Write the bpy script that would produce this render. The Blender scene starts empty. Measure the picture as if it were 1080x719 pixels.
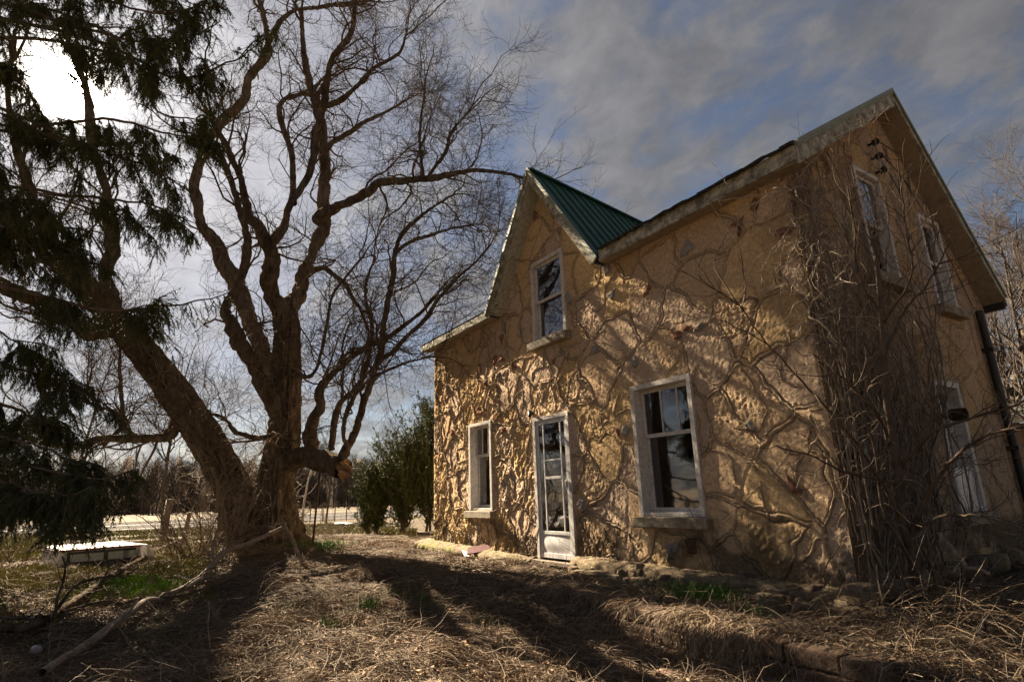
import bpy, math, random
import numpy as np
from mathutils import Matrix, Vector

rng = np.random.default_rng(7)
random.seed(7)
S = bpy.context.scene
COL = S.collection

# ------------------------------------------------------------------ camera
FPX = 604.81
R = np.array([[0.545604378489785, 0.2335452888413592, 0.8048431277166884],
              [0.837429874440768, -0.11521109155550609, -0.5342636144982257],
              [-0.03204789489022942, 0.9654962467263117, -0.2584374779139239]])
CAM = np.array([2.9216, -5.5456, 0.8360])
cam = bpy.data.cameras.new('camera'); camo = bpy.data.objects.new('camera', cam); COL.objects.link(camo)
cam.sensor_width = 36; cam.lens = FPX / 1080 * 36; cam.clip_start = 0.05; cam.clip_end = 3000
m = Matrix([[*R[0], CAM[0]], [*R[1], CAM[1]], [*R[2], CAM[2]], [0, 0, 0, 1]])
camo.matrix_world = m
S.camera = camo

def P(px, py, d):
    """a point seen in direction (px,py) and standing d metres deep"""
    return CAM + R @ np.array([(px - 540) / FPX * d, -(py - 359.5) / FPX * d, -d])

SUN = np.array([-0.8359, -0.130, 0.532]); SUN /= np.linalg.norm(SUN)

# ------------------------------------------------------------------ world
w = bpy.data.worlds.new("World"); S.world = w; w.use_nodes = True
nt = w.node_tree; N = nt.nodes; L = nt.links
for n in list(N): N.remove(n)
def nd(tree, t, **kw):
    n = tree.nodes.new(t)
    for k, v in kw.items():
        if k.startswith('i_'):
            n.inputs[k[2:].replace('_', ' ')].default_value = v
        else: setattr(n, k, v)
    return n
def mth(tree, op, a, b=None, clamp=False):
    n = tree.nodes.new('ShaderNodeMath'); n.operation = op; n.use_clamp = clamp
    for i, v in enumerate((a, b)):
        if v is None: continue
        if isinstance(v, (int, float)): n.inputs[i].default_value = v
        else: tree.links.new(v, n.inputs[i])
    return n.outputs[0]
def ramp(tree, src, stops):
    n = tree.nodes.new('ShaderNodeValToRGB')
    cr = n.color_ramp
    while len(cr.elements) < len(stops): cr.elements.new(0.5)
    for e, (p, c) in zip(cr.elements, stops):
        e.position = p; e.color = (*c, 1) if len(c) == 3 else c
    tree.links.new(src, n.inputs[0]); return n.outputs[0]
def mixc(tree, f, a, b, mode='MIX'):
    n = tree.nodes.new('ShaderNodeMix'); n.data_type = 'RGBA'; n.blend_type = mode
    for i, v in ((0, f), (6, a), (7, b)):
        if isinstance(v, (int, float)): n.inputs[i].default_value = v
        elif isinstance(v, tuple): n.inputs[i].default_value = (*v, 1)
        else: tree.links.new(v, n.inputs[i])
    return n.outputs[2]

sky = nd(nt, 'ShaderNodeTexSky', sky_type='NISHITA', sun_disc=False)
sky.sun_elevation = math.asin(SUN[2]); sky.sun_rotation = math.atan2(SUN[0], SUN[1])
sky.air_density = 1.0; sky.dust_density = 0.6; sky.ozone_density = 2.0
tc = nd(nt, 'ShaderNodeTexCoord')
sep = nd(nt, 'ShaderNodeSeparateXYZ'); L.new(tc.outputs['Generated'], sep.inputs[0])
zz = mth(nt, 'ADD', mth(nt, 'MAXIMUM', sep.outputs[2], 0.0), 0.22)
cx = mth(nt, 'DIVIDE', sep.outputs[0], zz); cy = mth(nt, 'DIVIDE', sep.outputs[1], zz)
cmb = nd(nt, 'ShaderNodeCombineXYZ'); L.new(cx, cmb.inputs[0]); L.new(cy, cmb.inputs[1])
mp = nd(nt, 'ShaderNodeMapping'); mp.inputs['Location'].default_value = (3.1, 1.7, 0); mp.inputs['Rotation'].default_value = (0, 0, 0.6); mp.inputs['Scale'].default_value = (1.0, 1.25, 1)
L.new(cmb.outputs[0], mp.inputs[0])
n1 = nd(nt, 'ShaderNodeTexNoise', i_Scale=2.6, i_Detail=12.0, i_Roughness=0.64, i_Distortion=0.1); L.new(mp.outputs[0], n1.inputs['Vector'])
n2 = nd(nt, 'ShaderNodeTexNoise', i_Scale=8.0, i_Detail=8.0, i_Roughness=0.6, i_Distortion=0.25); L.new(mp.outputs[0], n2.inputs['Vector'])
cl = mth(nt, 'ADD', mth(nt, 'MULTIPLY', n1.outputs[0], 0.72), mth(nt, 'MULTIPLY', n2.outputs[0], 0.28))
clf = ramp(nt, cl, [(0.40, (0, 0, 0)), (0.475, (.5, .5, .5)), (0.56, (1, 1, 1))])
vd = nd(nt, 'ShaderNodeVectorMath', operation='DOT_PRODUCT'); L.new(tc.outputs['Generated'], vd.inputs[0]); vd.inputs[1].default_value = tuple(SUN)
dot = mth(nt, 'MAXIMUM', vd.outputs['Value'], 0.0)
near = mth(nt, 'POWER', dot, 7.0)        # broad bright veil of thin cloud round the sun
mid = mth(nt, 'POWER', dot, 60.0)
veil = mth(nt, 'MULTIPLY', near, 0.85, clamp=True)
cloudf = mth(nt, 'MAXIMUM', mth(nt, 'MULTIPLY', clf, 0.9), veil)
cs = mth(nt, 'ADD', mth(nt, 'ADD', .37, mth(nt, 'MULTIPLY', near, 1.05)), mth(nt, 'MULTIPLY', mid, 0.4))
cloudtex = mth(nt, 'MULTIPLY', cs, mth(nt, 'ADD', 0.35, mth(nt, 'MULTIPLY', n2.outputs[0], 1.25)))
ccol = nd(nt, 'ShaderNodeVectorMath', operation='SCALE'); ccol.inputs[0].default_value = (0.98, 0.955, 0.965); L.new(cloudtex, ccol.inputs['Scale'])
skys = nd(nt, 'ShaderNodeVectorMath', operation='MULTIPLY'); L.new(sky.outputs[0], skys.inputs[0]); skys.inputs[1].default_value = (0.158, 0.147, 0.145)
cmix = mixc(nt, cloudf, skys.outputs[0], ccol.outputs[0])
disc = mth(nt, 'ADD', mth(nt, 'MULTIPLY', mth(nt, 'POWER', dot, 9000.0), 900.0), mth(nt, 'MULTIPLY', mth(nt, 'POWER', dot, 1800.0), 30.0))
dcol = nd(nt, 'ShaderNodeVectorMath', operation='SCALE'); dcol.inputs[0].default_value = (1.0, 0.9, 0.75); L.new(disc, dcol.inputs['Scale'])
addv = nd(nt, 'ShaderNodeVectorMath', operation='ADD'); L.new(cmix, addv.inputs[0]); L.new(dcol.outputs[0], addv.inputs[1])
bg = nd(nt, 'ShaderNodeBackground'); bg.inputs['Strength'].default_value = 0.075; L.new(addv.outputs[0], bg.inputs['Color'])
wo = nd(nt, 'ShaderNodeOutputWorld'); L.new(bg.outputs[0], wo.inputs[0])

sl = bpy.data.lights.new('sun', 'SUN'); sl.energy = 5.0; sl.angle = math.radians(0.5); sl.color = (1.0, 0.82, 0.58)
slo = bpy.data.objects.new('sun', sl); COL.objects.link(slo)
slo.rotation_euler = Vector(SUN).to_track_quat('Z', 'Y').to_euler(); slo.location = (-20, -5, 20)
S.view_settings.view_transform = 'Standard'; S.view_settings.look = 'None'; S.view_settings.gamma = 1
S.view_settings.use_curve_mapping = False
S.view_settings.exposure = 2.9
S.render.engine = 'CYCLES'
S.cycles.max_bounces = 6; S.cycles.transparent_max_bounces = 12

# ------------------------------------------------------------------ helpers
def mesh_np(name, V, Q=None, T=None, mat=None, smooth=True, attrs=None, cattr=None):
    me = bpy.data.meshes.new(name)
    V = np.asarray(V, dtype=np.float32); nq = 0 if Q is None else len(Q); ntr = 0 if T is None else len(T)
    me.vertices.add(len(V)); me.vertices.foreach_set('co', V.ravel())
    idx = []
    if nq: idx.append(np.asarray(Q, dtype=np.int32).ravel())
    if ntr: idx.append(np.asarray(T, dtype=np.int32).ravel())
    idx = np.concatenate(idx); me.loops.add(len(idx)); me.loops.foreach_set('vertex_index', idx)
    me.polygons.add(nq + ntr)
    st = np.concatenate([np.arange(nq) * 4, nq * 4 + np.arange(ntr) * 3]).astype(np.int32)
    me.polygons.foreach_set('loop_start', st)
    me.polygons.foreach_set('use_smooth', np.full(nq + ntr, smooth))
    me.update(calc_edges=True)
    for k, a in (attrs or {}).items():
        at = me.attributes.new(k, 'FLOAT', 'POINT'); at.data.foreach_set('value', np.asarray(a, dtype=np.float32))
    if cattr is not None:
        at = me.attributes.new('tint', 'FLOAT_COLOR', 'POINT')
        c4 = np.ones((len(V), 4), np.float32); c4[:, :3] = cattr; at.data.foreach_set('color', c4.ravel())
    if mat: me.materials.append(mat)
    return me
def link(name, me, parent=None):
    o = bpy.data.objects.new(name, me); COL.objects.link(o)
    if parent is not None:
        o.parent = parent; o.matrix_parent_inverse = parent.matrix_basis.inverted()
    return o
def tag(o, label=None, cat=None, group=None, kind=None):
    if label: o['label'] = label
    if cat: o['category'] = cat
    if group: o['group'] = group
    if kind: o['kind'] = kind
    return o
def empty(name, loc, label, cat, group=None):
    o = bpy.data.objects.new(name, None); COL.objects.link(o); o.location = tuple(loc); o.empty_display_size = .2
    return tag(o, label, cat, group)

class MB:
    """collects simple solids"""
    def __init__(s): s.v = []; s.f = []
    def add(s, v, f):
        b = len(s.v); s.v += [tuple(p) for p in v]; s.f += [tuple(b + i for i in q) for q in f]
    def box(s, x0, x1, y0, y1, z0, z1):
        v = [(x0, y0, z0), (x1, y0, z0), (x1, y1, z0), (x0, y1, z0), (x0, y0, z1), (x1, y0, z1), (x1, y1, z1), (x0, y1, z1)]
        s.add(v, [(0, 3, 2, 1), (4, 5, 6, 7), (0, 1, 5, 4), (1, 2, 6, 5), (2, 3, 7, 6), (3, 0, 4, 7)])
    def bar(s, a, b, w, h, up=(0, 0, 1)):
        a = np.array(a, float); b = np.array(b, float); d = b - a; d /= np.linalg.norm(d)
        sd = np.cross(d, up); sd /= np.linalg.norm(sd); u = np.cross(sd, d)
        v = [p + sd * i * w / 2 + u * j * h / 2 for p in (a, b) for i, j in ((-1, -1), (1, -1), (1, 1), (-1, 1))]
        s.add(v, [(0, 1, 2, 3), (7, 6, 5, 4), (0, 4, 5, 1), (1, 5, 6, 2), (2, 6, 7, 3), (3, 7, 4, 0)])
    def prism(s, pts, off):
        n = len(pts); off = np.array(off, float); v = [np.array(p, float) for p in pts]; v += [p + off for p in v]
        s.add(v, [tuple(range(n))[::-1], tuple(range(n, 2 * n))] + [(i, (i + 1) % n, n + (i + 1) % n, n + i) for i in range(n)])
    def build(s, name, mat, parent=None, smooth=False, bevel=0.0, jitter=0.0):
        me = bpy.data.meshes.new(name)
        v = s.v
        if jitter: v = [tuple(c + random.uniform(-jitter, jitter) for c in p) for p in v]
        me.from_pydata(v, [], s.f); me.materials.append(mat)
        import bmesh
        bm = bmesh.new(); bm.from_mesh(me); bmesh.ops.recalc_face_normals(bm, faces=bm.faces)
        if bevel: bmesh.ops.bevel(bm, geom=list(bm.edges), offset=bevel, segments=2, affect='EDGES', profile=.6)
        bm.to_mesh(me); bm.free()
        for p in me.polygons: p.use_smooth = smooth
        return link(name, me, parent)

def tubes(pts, rad, sides=4, rough=0.0, cap=False):
    """pts (N,K,3) rad (N,K) -> verts, quads"""
    pts = np.asarray(pts, float); rad = np.asarray(rad, float)
    Nn, K, _ = pts.shape
    tan = np.empty_like(pts); tan[:, 1:-1] = pts[:, 2:] - pts[:, :-2]; tan[:, 0] = pts[:, 1] - pts[:, 0]; tan[:, -1] = pts[:, -1] - pts[:, -2]
    tan /= np.linalg.norm(tan, axis=2, keepdims=True) + 1e-9
    md = pts[:, -1] - pts[:, 0]; md /= np.linalg.norm(md, axis=1, keepdims=True) + 1e-9
    ax = np.eye(3)[np.argmin(np.abs(md), axis=1)]
    ref = np.cross(md, ax); ref /= np.linalg.norm(ref, axis=1, keepdims=True) + 1e-9
    ref = np.repeat(ref[:, None, :], K, 1)
    b1 = np.cross(tan, ref); b1 /= np.linalg.norm(b1, axis=2, keepdims=True) + 1e-9
    b2 = np.cross(tan, b1)
    a = np.arange(sides) / sides * 2 * np.pi
    rr = rad[:, :, None]
    if rough: rr = rr * (1 + rough * (rng.random((Nn, K, sides)) - .5))
    V = pts[:, :, None, :] + rr[..., None] * (b1[:, :, None, :] * np.cos(a)[None, None, :, None] + b2[:, :, None, :] * np.sin(a)[None, None, :, None])
    V = V.reshape(-1, 3)
    n_ = np.arange(Nn)[:, None, None] * K * sides; k_ = np.arange(K - 1)[None, :, None] * sides; s_ = np.arange(sides)[None, None, :]; s2 = (s_ + 1) % sides
    Q = np.stack([n_ + k_ + s_, n_ + k_ + s2, n_ + k_ + sides + s2, n_ + k_ + sides + s_], -1).reshape(-1, 4)
    return V, Q
def join(parts):
    V = []; Q = []; b = 0
    for v, q in parts: V.append(v); Q.append(q + b); b += len(v)
    return np.concatenate(V), np.concatenate(Q)
def unit(v): return v / (np.linalg.norm(v, axis=-1, keepdims=True) + 1e-9)
def grow(start, dirs, length, r0, K=6, wig=0.25, up=0.0, tip=0.25):
    n = len(start); p = np.empty((n, K, 3)); p[:, 0] = start; d = unit(dirs)
    st = (length / (K - 1))[:, None]
    for k in range(1, K):
        d = unit(d + rng.normal(0, wig, (n, 3)) + np.array([0, 0, up]))
        p[:, k] = p[:, k - 1] + d * st
    t = np.linspace(0, 1, K)[None]
    return p, r0[:, None] * (1 - (1 - tip) * t)
def spawn(pts, rad, n, lo=0.2, hi=1.0, ang=(0.5, 1.1)):
    """n child starts per parent"""
    Nn, K, _ = pts.shape
    i = np.repeat(np.arange(Nn), n); t = rng.uniform(lo, hi, len(i)) * (K - 1); k = np.minimum(t.astype(int), K - 2); f = (t - k)[:, None]
    s = pts[i, k] * (1 - f) + pts[i, k + 1] * f
    d = unit(pts[i, k + 1] - pts[i, k]); q = unit(np.cross(d, rng.normal(0, 1, d.shape)))
    a = rng.uniform(*ang, len(i))[:, None]
    r = rad[i, k] * (1 - f[:, 0]) + rad[i, k + 1] * f[:, 0]
    return s, d * np.cos(a) + q * np.sin(a), r, i
def smoothpath(p, r, K):
    """Catmull-Rom resample of polyline to K points"""
    p = np.asarray(p, float); r = np.asarray(r, float); n = len(p)
    P4 = np.vstack([2 * p[0] - p[1], p, 2 * p[-1] - p[-2]]); t = np.linspace(0, n - 1 - 1e-6, K); i = t.astype(int); f = (t - i)[:, None]
    a, b, c, d = P4[i], P4[i + 1], P4[i + 2], P4[i + 3]
    q = 0.5 * ((2 * b) + (-a + c) * f + (2 * a - 5 * b + 4 * c - d) * f ** 2 + (-a + 3 * b - 3 * c + d) * f ** 3)
    return q, r[i] * (1 - f[:, 0]) + r[np.minimum(i + 1, n - 1)] * f[:, 0]

def vnoise(x, y, seed=0):
    x = np.asarray(x, float); y = np.asarray(y, float)
    xi = np.floor(x).astype(np.int64); yi = np.floor(y).astype(np.int64); fx = x - xi; fy = y - yi
    fx = fx * fx * (3 - 2 * fx); fy = fy * fy * (3 - 2 * fy)
    def h(a, b):
        v = (a * 374761393 + b * 668265263 + seed * 1442695041) & 0xffffffff
        v = ((v ^ (v >> 13)) * 1274126177) & 0xffffffff
        return ((v ^ (v >> 16)) & 0xffff) / 65535.0
    return (h(xi, yi) * (1 - fx) + h(xi + 1, yi) * fx) * (1 - fy) + (h(xi, yi + 1) * (1 - fx) + h(xi + 1, yi + 1) * fx) * fy
def fbm(x, y, o=4, seed=0):
    s = 0; a = .5; t = 0
    for i in range(o): s = s + a * vnoise(x * 2 ** i, y * 2 ** i, seed + i); t += a; a *= .5
    return s / t
def sstep(a, b, x): t = np.clip((x - a) / (b - a), 0, 1); return t * t * (3 - 2 * t)

# ------------------------------------------------------------------ materials
def mat(name, col=(.5, .5, .5), rough=.8, nscale=0, namp=.3, bump=0, bscale=40, metal=0, spec=.3, attr=None, col2=None, tint=False, dist=.01, detail=6):
    m_ = bpy.data.materials.new(name); m_.use_nodes = True; t = m_.node_tree; b = t.nodes['Principled BSDF']
    b.inputs['Roughness'].default_value = rough; b.inputs['Metallic'].default_value = metal; b.inputs['Specular IOR Level'].default_value = spec
    g = nd(t, 'ShaderNodeNewGeometry')
    c = None
    if tint:
        a = nd(t, 'ShaderNodeAttribute', attribute_name='tint'); c = a.outputs['Color']
    elif attr:
        a = nd(t, 'ShaderNodeAttribute', attribute_name=attr); c = mixc(t, a.outputs['Fac'], col, col2)
    elif col2:
        n = nd(t, 'ShaderNodeTexNoise', i_Scale=nscale or 3.0, i_Detail=6.0, i_Roughness=.65); t.links.new(g.outputs['Position'], n.inputs['Vector'])
        f = ramp(t, n.outputs[0], [(.38, (0, 0, 0)), (.62, (1, 1, 1))]); c = mixc(t, f, col, col2)
    if nscale:
        n = nd(t, 'ShaderNodeTexNoise', i_Scale=nscale * 2.7, i_Detail=8.0, i_Roughness=.7); t.links.new(g.outputs['Position'], n.inputs['Vector'])
        f = ramp(t, n.outputs[0], [(.3, (1 - namp,) * 3), (.7, (1 + namp * .6,) * 3)])
        c = mixc(t, 1.0, c if c is not None else col, f, 'MULTIPLY')
    if c is None: b.inputs['Base Color'].default_value = (*col, 1)
    else: t.links.new(c, b.inputs['Base Color'])
    if bump:
        n = nd(t, 'ShaderNodeTexNoise', i_Scale=float(bscale), i_Detail=float(detail), i_Roughness=.7); t.links.new(g.outputs['Position'], n.inputs['Vector'])
        bp = nd(t, 'ShaderNodeBump'); bp.inputs['Strength'].default_value = bump; bp.inputs['Distance'].default_value = dist
        t.links.new(n.outputs[0], bp.inputs['Height']); t.links.new(bp.outputs[0], b.inputs['Normal'])
    return m_
M = {}
M['wall'] = mat('stucco_stone', tint=True, rough=.92, nscale=9, namp=.42, bump=1.0, bscale=70, dist=.022, spec=.0, detail=10)
M['bark'] = mat('bark', (.078, .062, .050), .95, 5, .65, 1.0, 26, spec=.0, col2=(.175, .143, .112), dist=.08, detail=8)
for n_ in M['bark'].node_tree.nodes:
    if n_.type == 'TEX_NOISE':
        t_ = M['bark'].node_tree; mp_ = t_.nodes.new('ShaderNodeMapping'); mp_.inputs['Scale'].default_value = (1, 1, .28); t_.links.new([q for q in t_.nodes if q.type == 'NEW_GEOMETRY'][0].outputs['Position'], mp_.inputs[0]); t_.links.new(mp_.outputs[0], n_.inputs['Vector'])
M['twig'] = mat('twig', (.075, .058, .046), .9, 6, .3, spec=0, col2=(.125, .098, .076))
M['vine'] = mat('vine', (.17, .135, .105), .9, 6, .3, spec=.1, attr='rnd', col2=(.34, .28, .22))
M['needle'] = mat('needle', (.028, .045, .014), .7, attr='rnd', col2=(.10, .11, .035), spec=.2)
M['cedar'] = mat('cedar_leaf', (.035, .055, .016), .7, attr='rnd', col2=(.085, .11, .03), spec=.2)
M['grass'] = mat('dead_grass', tint=True, rough=.85, spec=.15)
M['ground'] = mat('soil', (.095, .068, .044), .95, 1.6, .5, 1.0, 30, spec=.1, tint=True, dist=.03)
M['road'] = mat('asphalt', (.095, .09, .088), .97, 2, .15, .3, 60, spec=.0)
M['paint'] = mat('road_paint', (.55, .54, .50), .6, 8, .2)
M['white'] = mat('old_white_paint', (.58, .55, .52), .85, 18, .35, .6, 60, col2=(.42, .39, .36), spec=.25, dist=.004)
M['pvc'] = mat('storm_door_white', (.52, .51, .51), .4, 6, .3, .1, 20, spec=.5)
M['fascia'] = mat('peeling_fascia', (.42, .40, .33), .85, 7, .6, .8, 30, col2=(.16, .15, .11), spec=.15, dist=.01)
M['trimgreen'] = mat('pale_green_trim', (.20, .23, .17), .6, 6, .35, .3, 30, spec=.3)
M['soffit'] = mat('soffit', (.27, .22, .16), .85, 5, .3, .3, 30)
M['greysoffit'] = mat('grey_soffit_board', (.36, .36, .30), .85, 6, .4, .4, 30)
M['greenroof'] = mat('green_metal', (.015, .070, .043), .5, 1.3, .5, .15, 8, metal=.0, spec=.5, dist=.01)
M['shingle'] = mat('dark_shingle', (.035, .033, .03), .9, 8, .5, 1.0, 25, spec=.2, dist=.02)
M['concrete'] = mat('sill_stone', (.30, .25, .18), .9, 7, .5, .9, 40, col2=(.17, .14, .10), dist=.01)
M['rubble'] = mat('rubble', tint=True, rough=.93, nscale=7, namp=.5, bump=1, bscale=30, dist=.02, spec=.12)
M['brick'] = mat('old_block', (.10, .062, .043), .92, 6, .6, 1.0, 30, col2=(.16, .115, .085), dist=.015, spec=.12)
M['black'] = mat('black_pipe', (.02, .018, .016), .5, 5, .3, spec=.4)
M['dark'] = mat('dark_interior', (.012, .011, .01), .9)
M['curtain'] = mat('lace_curtain', (.62, .63, .60), .9, 6, .3)
M['box'] = mat('meter_grey', (.30, .32, .27), .6, 8, .25, .2, 40)
M['metal'] = mat('rusty_metal', (.07, .045, .03), .8, 12, .5)
M['shellw'] = mat('fibreglass_white', (.42, .385, .37), .6, 4, .4, spec=.2)
M['maroon'] = mat('maroon_stripe', (.16, .02, .04), .5, 4, .2)
M['winrub'] = mat('window_rubber', (.04, .03, .03), .6)
M['deadwood'] = mat('dead_wood', (.26, .205, .16), .9, 10, .6, .7, 50, col2=(.20, .155, .115), dist=.01)
M['cutwood'] = mat('cut_wood', (.20, .12, .06), .9, 9, .6, 1.0, 30, col2=(.30, .20, .12), dist=.03)
M['snow'] = mat('snow', (.8, .82, .85), .7)
M['farwood'] = mat('far_wood', (.070, .059, .053), .95, .15, .3, spec=0)
M['birch'] = mat('birch', (.45, .42, .38), .85, 10, .5)
M['redpaint'] = mat('red_board', (.14, .03, .035), .6, 8, .3)
M['oldwood'] = mat('old_fence_wood', (.17, .13, .10), .92, 9, .5, .8, 30, dist=.01)
def glassmat():
    m_ = bpy.data.materials.new('window_glass'); m_.use_nodes = True; t = m_.node_tree
    for n in list(t.nodes): t.nodes.remove(n)
    o = nd(t, 'ShaderNodeOutputMaterial'); tr = nd(t, 'ShaderNodeBsdfTransparent'); tr.inputs[0].default_value = (.72, .76, .74, 1)
    gl = nd(t, 'ShaderNodeBsdfGlossy'); gl.inputs['Roughness'].default_value = .03; gl.inputs[0].default_value = (.9, .9, .95, 1)
    fr = nd(t, 'ShaderNodeFresnel'); fr.inputs[0].default_value = 1.75
    g = nd(t, 'ShaderNodeNewGeometry'); n = nd(t, 'ShaderNodeTexNoise', i_Scale=2.5, i_Detail=2.0); t.links.new(g.outputs['Position'], n.inputs['Vector'])
    bp = nd(t, 'ShaderNodeBump'); bp.inputs['Strength'].default_value = .08; bp.inputs['Distance'].default_value = .02
    t.links.new(n.outputs[0], bp.inputs['Height']); t.links.new(bp.outputs[0], gl.inputs['Normal'])
    mx = nd(t, 'ShaderNodeMixShader'); t.links.new(mth(t, 'MULTIPLY', fr.outputs[0], 2.3, clamp=True), mx.inputs[0]); t.links.new(tr.outputs[0], mx.inputs[1]); t.links.new(gl.outputs[0], mx.inputs[2])
    t.links.new(mx.outputs[0], o.inputs[0]); return m_
M['glass'] = glassmat()

# ------------------------------------------------------------------ ground
def yR(x): return -1.12 - 0.10 * (x + 3.2)          # line of the low retaining wall
XR0, XR1 = -3.35, 0.95
def gz(x, y):
    x = np.asarray(x, float); y = np.asarray(y, float)
    z = -0.22 - 0.27 * sstep(-6.5, 0.5, x) * sstep(1.5, -0.8, y)
    terr = sstep(-.06, .06, y - yR(x)) * sstep(XR0 - .5, XR0, x) * (1 - sstep(XR1 - .1, XR1 + 1.3, x))
    z = z * (1 - terr) + (-0.24) * terr
    hs = sstep(-1.3, -.2, y) * sstep(-10, -8.5, x) * (1 - sstep(-3.6, -3.0, x)); z = z + hs * .04
    b = (fbm(x * 1.1 + 7, y * 1.1, 4, 3) - .5) * .22 * (1 - .75 * terr)
    far = sstep(15, 26, np.hypot(x - 3, y + 5))
    z = z + b * (1 - far)
    z = z + .10 * np.exp(-((x + 1.6) ** 2 + (y + 3.4) ** 2) / .8)
    z = z + .25 * np.exp(-((x + 12.2) ** 2 + (y + 2.6) ** 2) / 3.0)
    return z * (1 - far) + (-.32) * far
gxs = np.unique(np.concatenate([-np.geomspace(16, 1500, 40), np.arange(-16, 6, .07), np.geomspace(6, 900, 34)]))
gys = np.unique(np.concatenate([-np.geomspace(9, 900, 34), np.arange(-9, 5, .07), np.geomspace(5, 1200, 34)]))
X, Y = np.meshgrid(gxs, gys, indexing='ij'); Z = gz(X, Y)
nx, ny = X.shape; V = np.stack([X, Y, Z], -1).reshape(-1, 3)
ii, jj = np.meshgrid(np.arange(nx - 1), np.arange(ny - 1), indexing='ij'); a0 = (ii * ny + jj).ravel()
Q = np.stack([a0, a0 + ny, a0 + ny + 1, a0 + 1], -1)
g1 = fbm(X * .8, Y * .8, 4, 11).ravel()[:, None]; gm = sstep(.5, .68, fbm(X * .45 + 3, Y * .45, 4, 17)).ravel()[:, None] * sstep(-6, -11, X).ravel()[:, None]
gc = np.array([.085, .060, .040]) * (.6 + .8 * g1); gc = gc * (1 - .7 * gm) + np.array([.10, .105, .035]) * .7 * gm
fr_ = sstep(25, 60, np.hypot(X - 3, Y + 5)).ravel()[:, None]; gc = gc * (1 - fr_) + np.array([.11, .085, .058]) * (.8 + .4 * g1) * fr_
ground = tag(link('ground', mesh_np('ground', V, Q, mat=M['ground'], cattr=gc)), kind='structure')

# road: two points seen on its near edge line give its course
def onz(px, py, z):
    v = R @ np.array([(px - 540), -(py - 359.5), -FPX]); t = (z - CAM[2]) / v[2]; return CAM + v * t
ra = onz(0, 565, -.3); rb = onz(165, 556.5, -.3); rd = unit(rb - ra); rd[2] = 0; rn = np.array([rd[1], -rd[0], 0]);
if rn @ (ra - CAM) < 0: rn = -rn
def strip(name, o0, o1, z, mt, **kw):
    pts = []
    for s_ in np.linspace(-200, 400, 40):
        for o_ in (o0, o1):
            p = ra + rd * s_ + rn * o_; pts.append((p[0], p[1], z))
    q = [(2 * i, 2 * i + 1, 2 * i + 3, 2 * i + 2) for i in range(39)]
    return link(name, mesh_np(name, np.array(pts), np.array(q), mat=mt))
tag(strip('road', -2.2, 19, -.296, M['road']), kind='structure')
tag(strip('road_edge_line', 0, .14, -.290, M['paint']), kind='structure')
tag(strip('road_edge_line', 8.6, 8.85, -.290, M['paint']), kind='structure')

# ------------------------------------------------------------------ house
H = empty('stone_house', (-4.3, 2.4, -.2), 'weathered storey-and-a-half house of tan vine-patterned stone with a steep green metal front gable', 'house')
XL, YB = -8.65, 4.8                       # far left end and rear of the house
EY, EX, ELX = -.2, .27, -8.87             # overhangs
RY, RZ = 2.5, 5.93
def ztop(y): return 4.22 + (y - EY) / (RY - EY) * (RZ - 4.22) if y <= RY else RZ - (y - RY) / (4.84 - RY) * (RZ - 3.40)
DX, DH = -4.33, 1.53                      # dormer centre and half width
def zdorm(x): return 6.32 - abs(x - DX) / DH * (6.32 - 4.12)
OPEN = {'W1': (-7.0, -6.2, .58, 2.17), 'W2': (-2.54, -1.57, .53, 2.16), 'W3': (-4.70, -3.84, 3.30, 4.70), 'D': (-4.83, -3.93, -.14, 2.02)}
SIDE = {'LW': (2.38, 3.08, .48, 2.0), 'U1': (1.48, 2.12, 3.2, 4.6), 'U2': (3.1, 3.7, 3.07, 4.36)}

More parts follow.
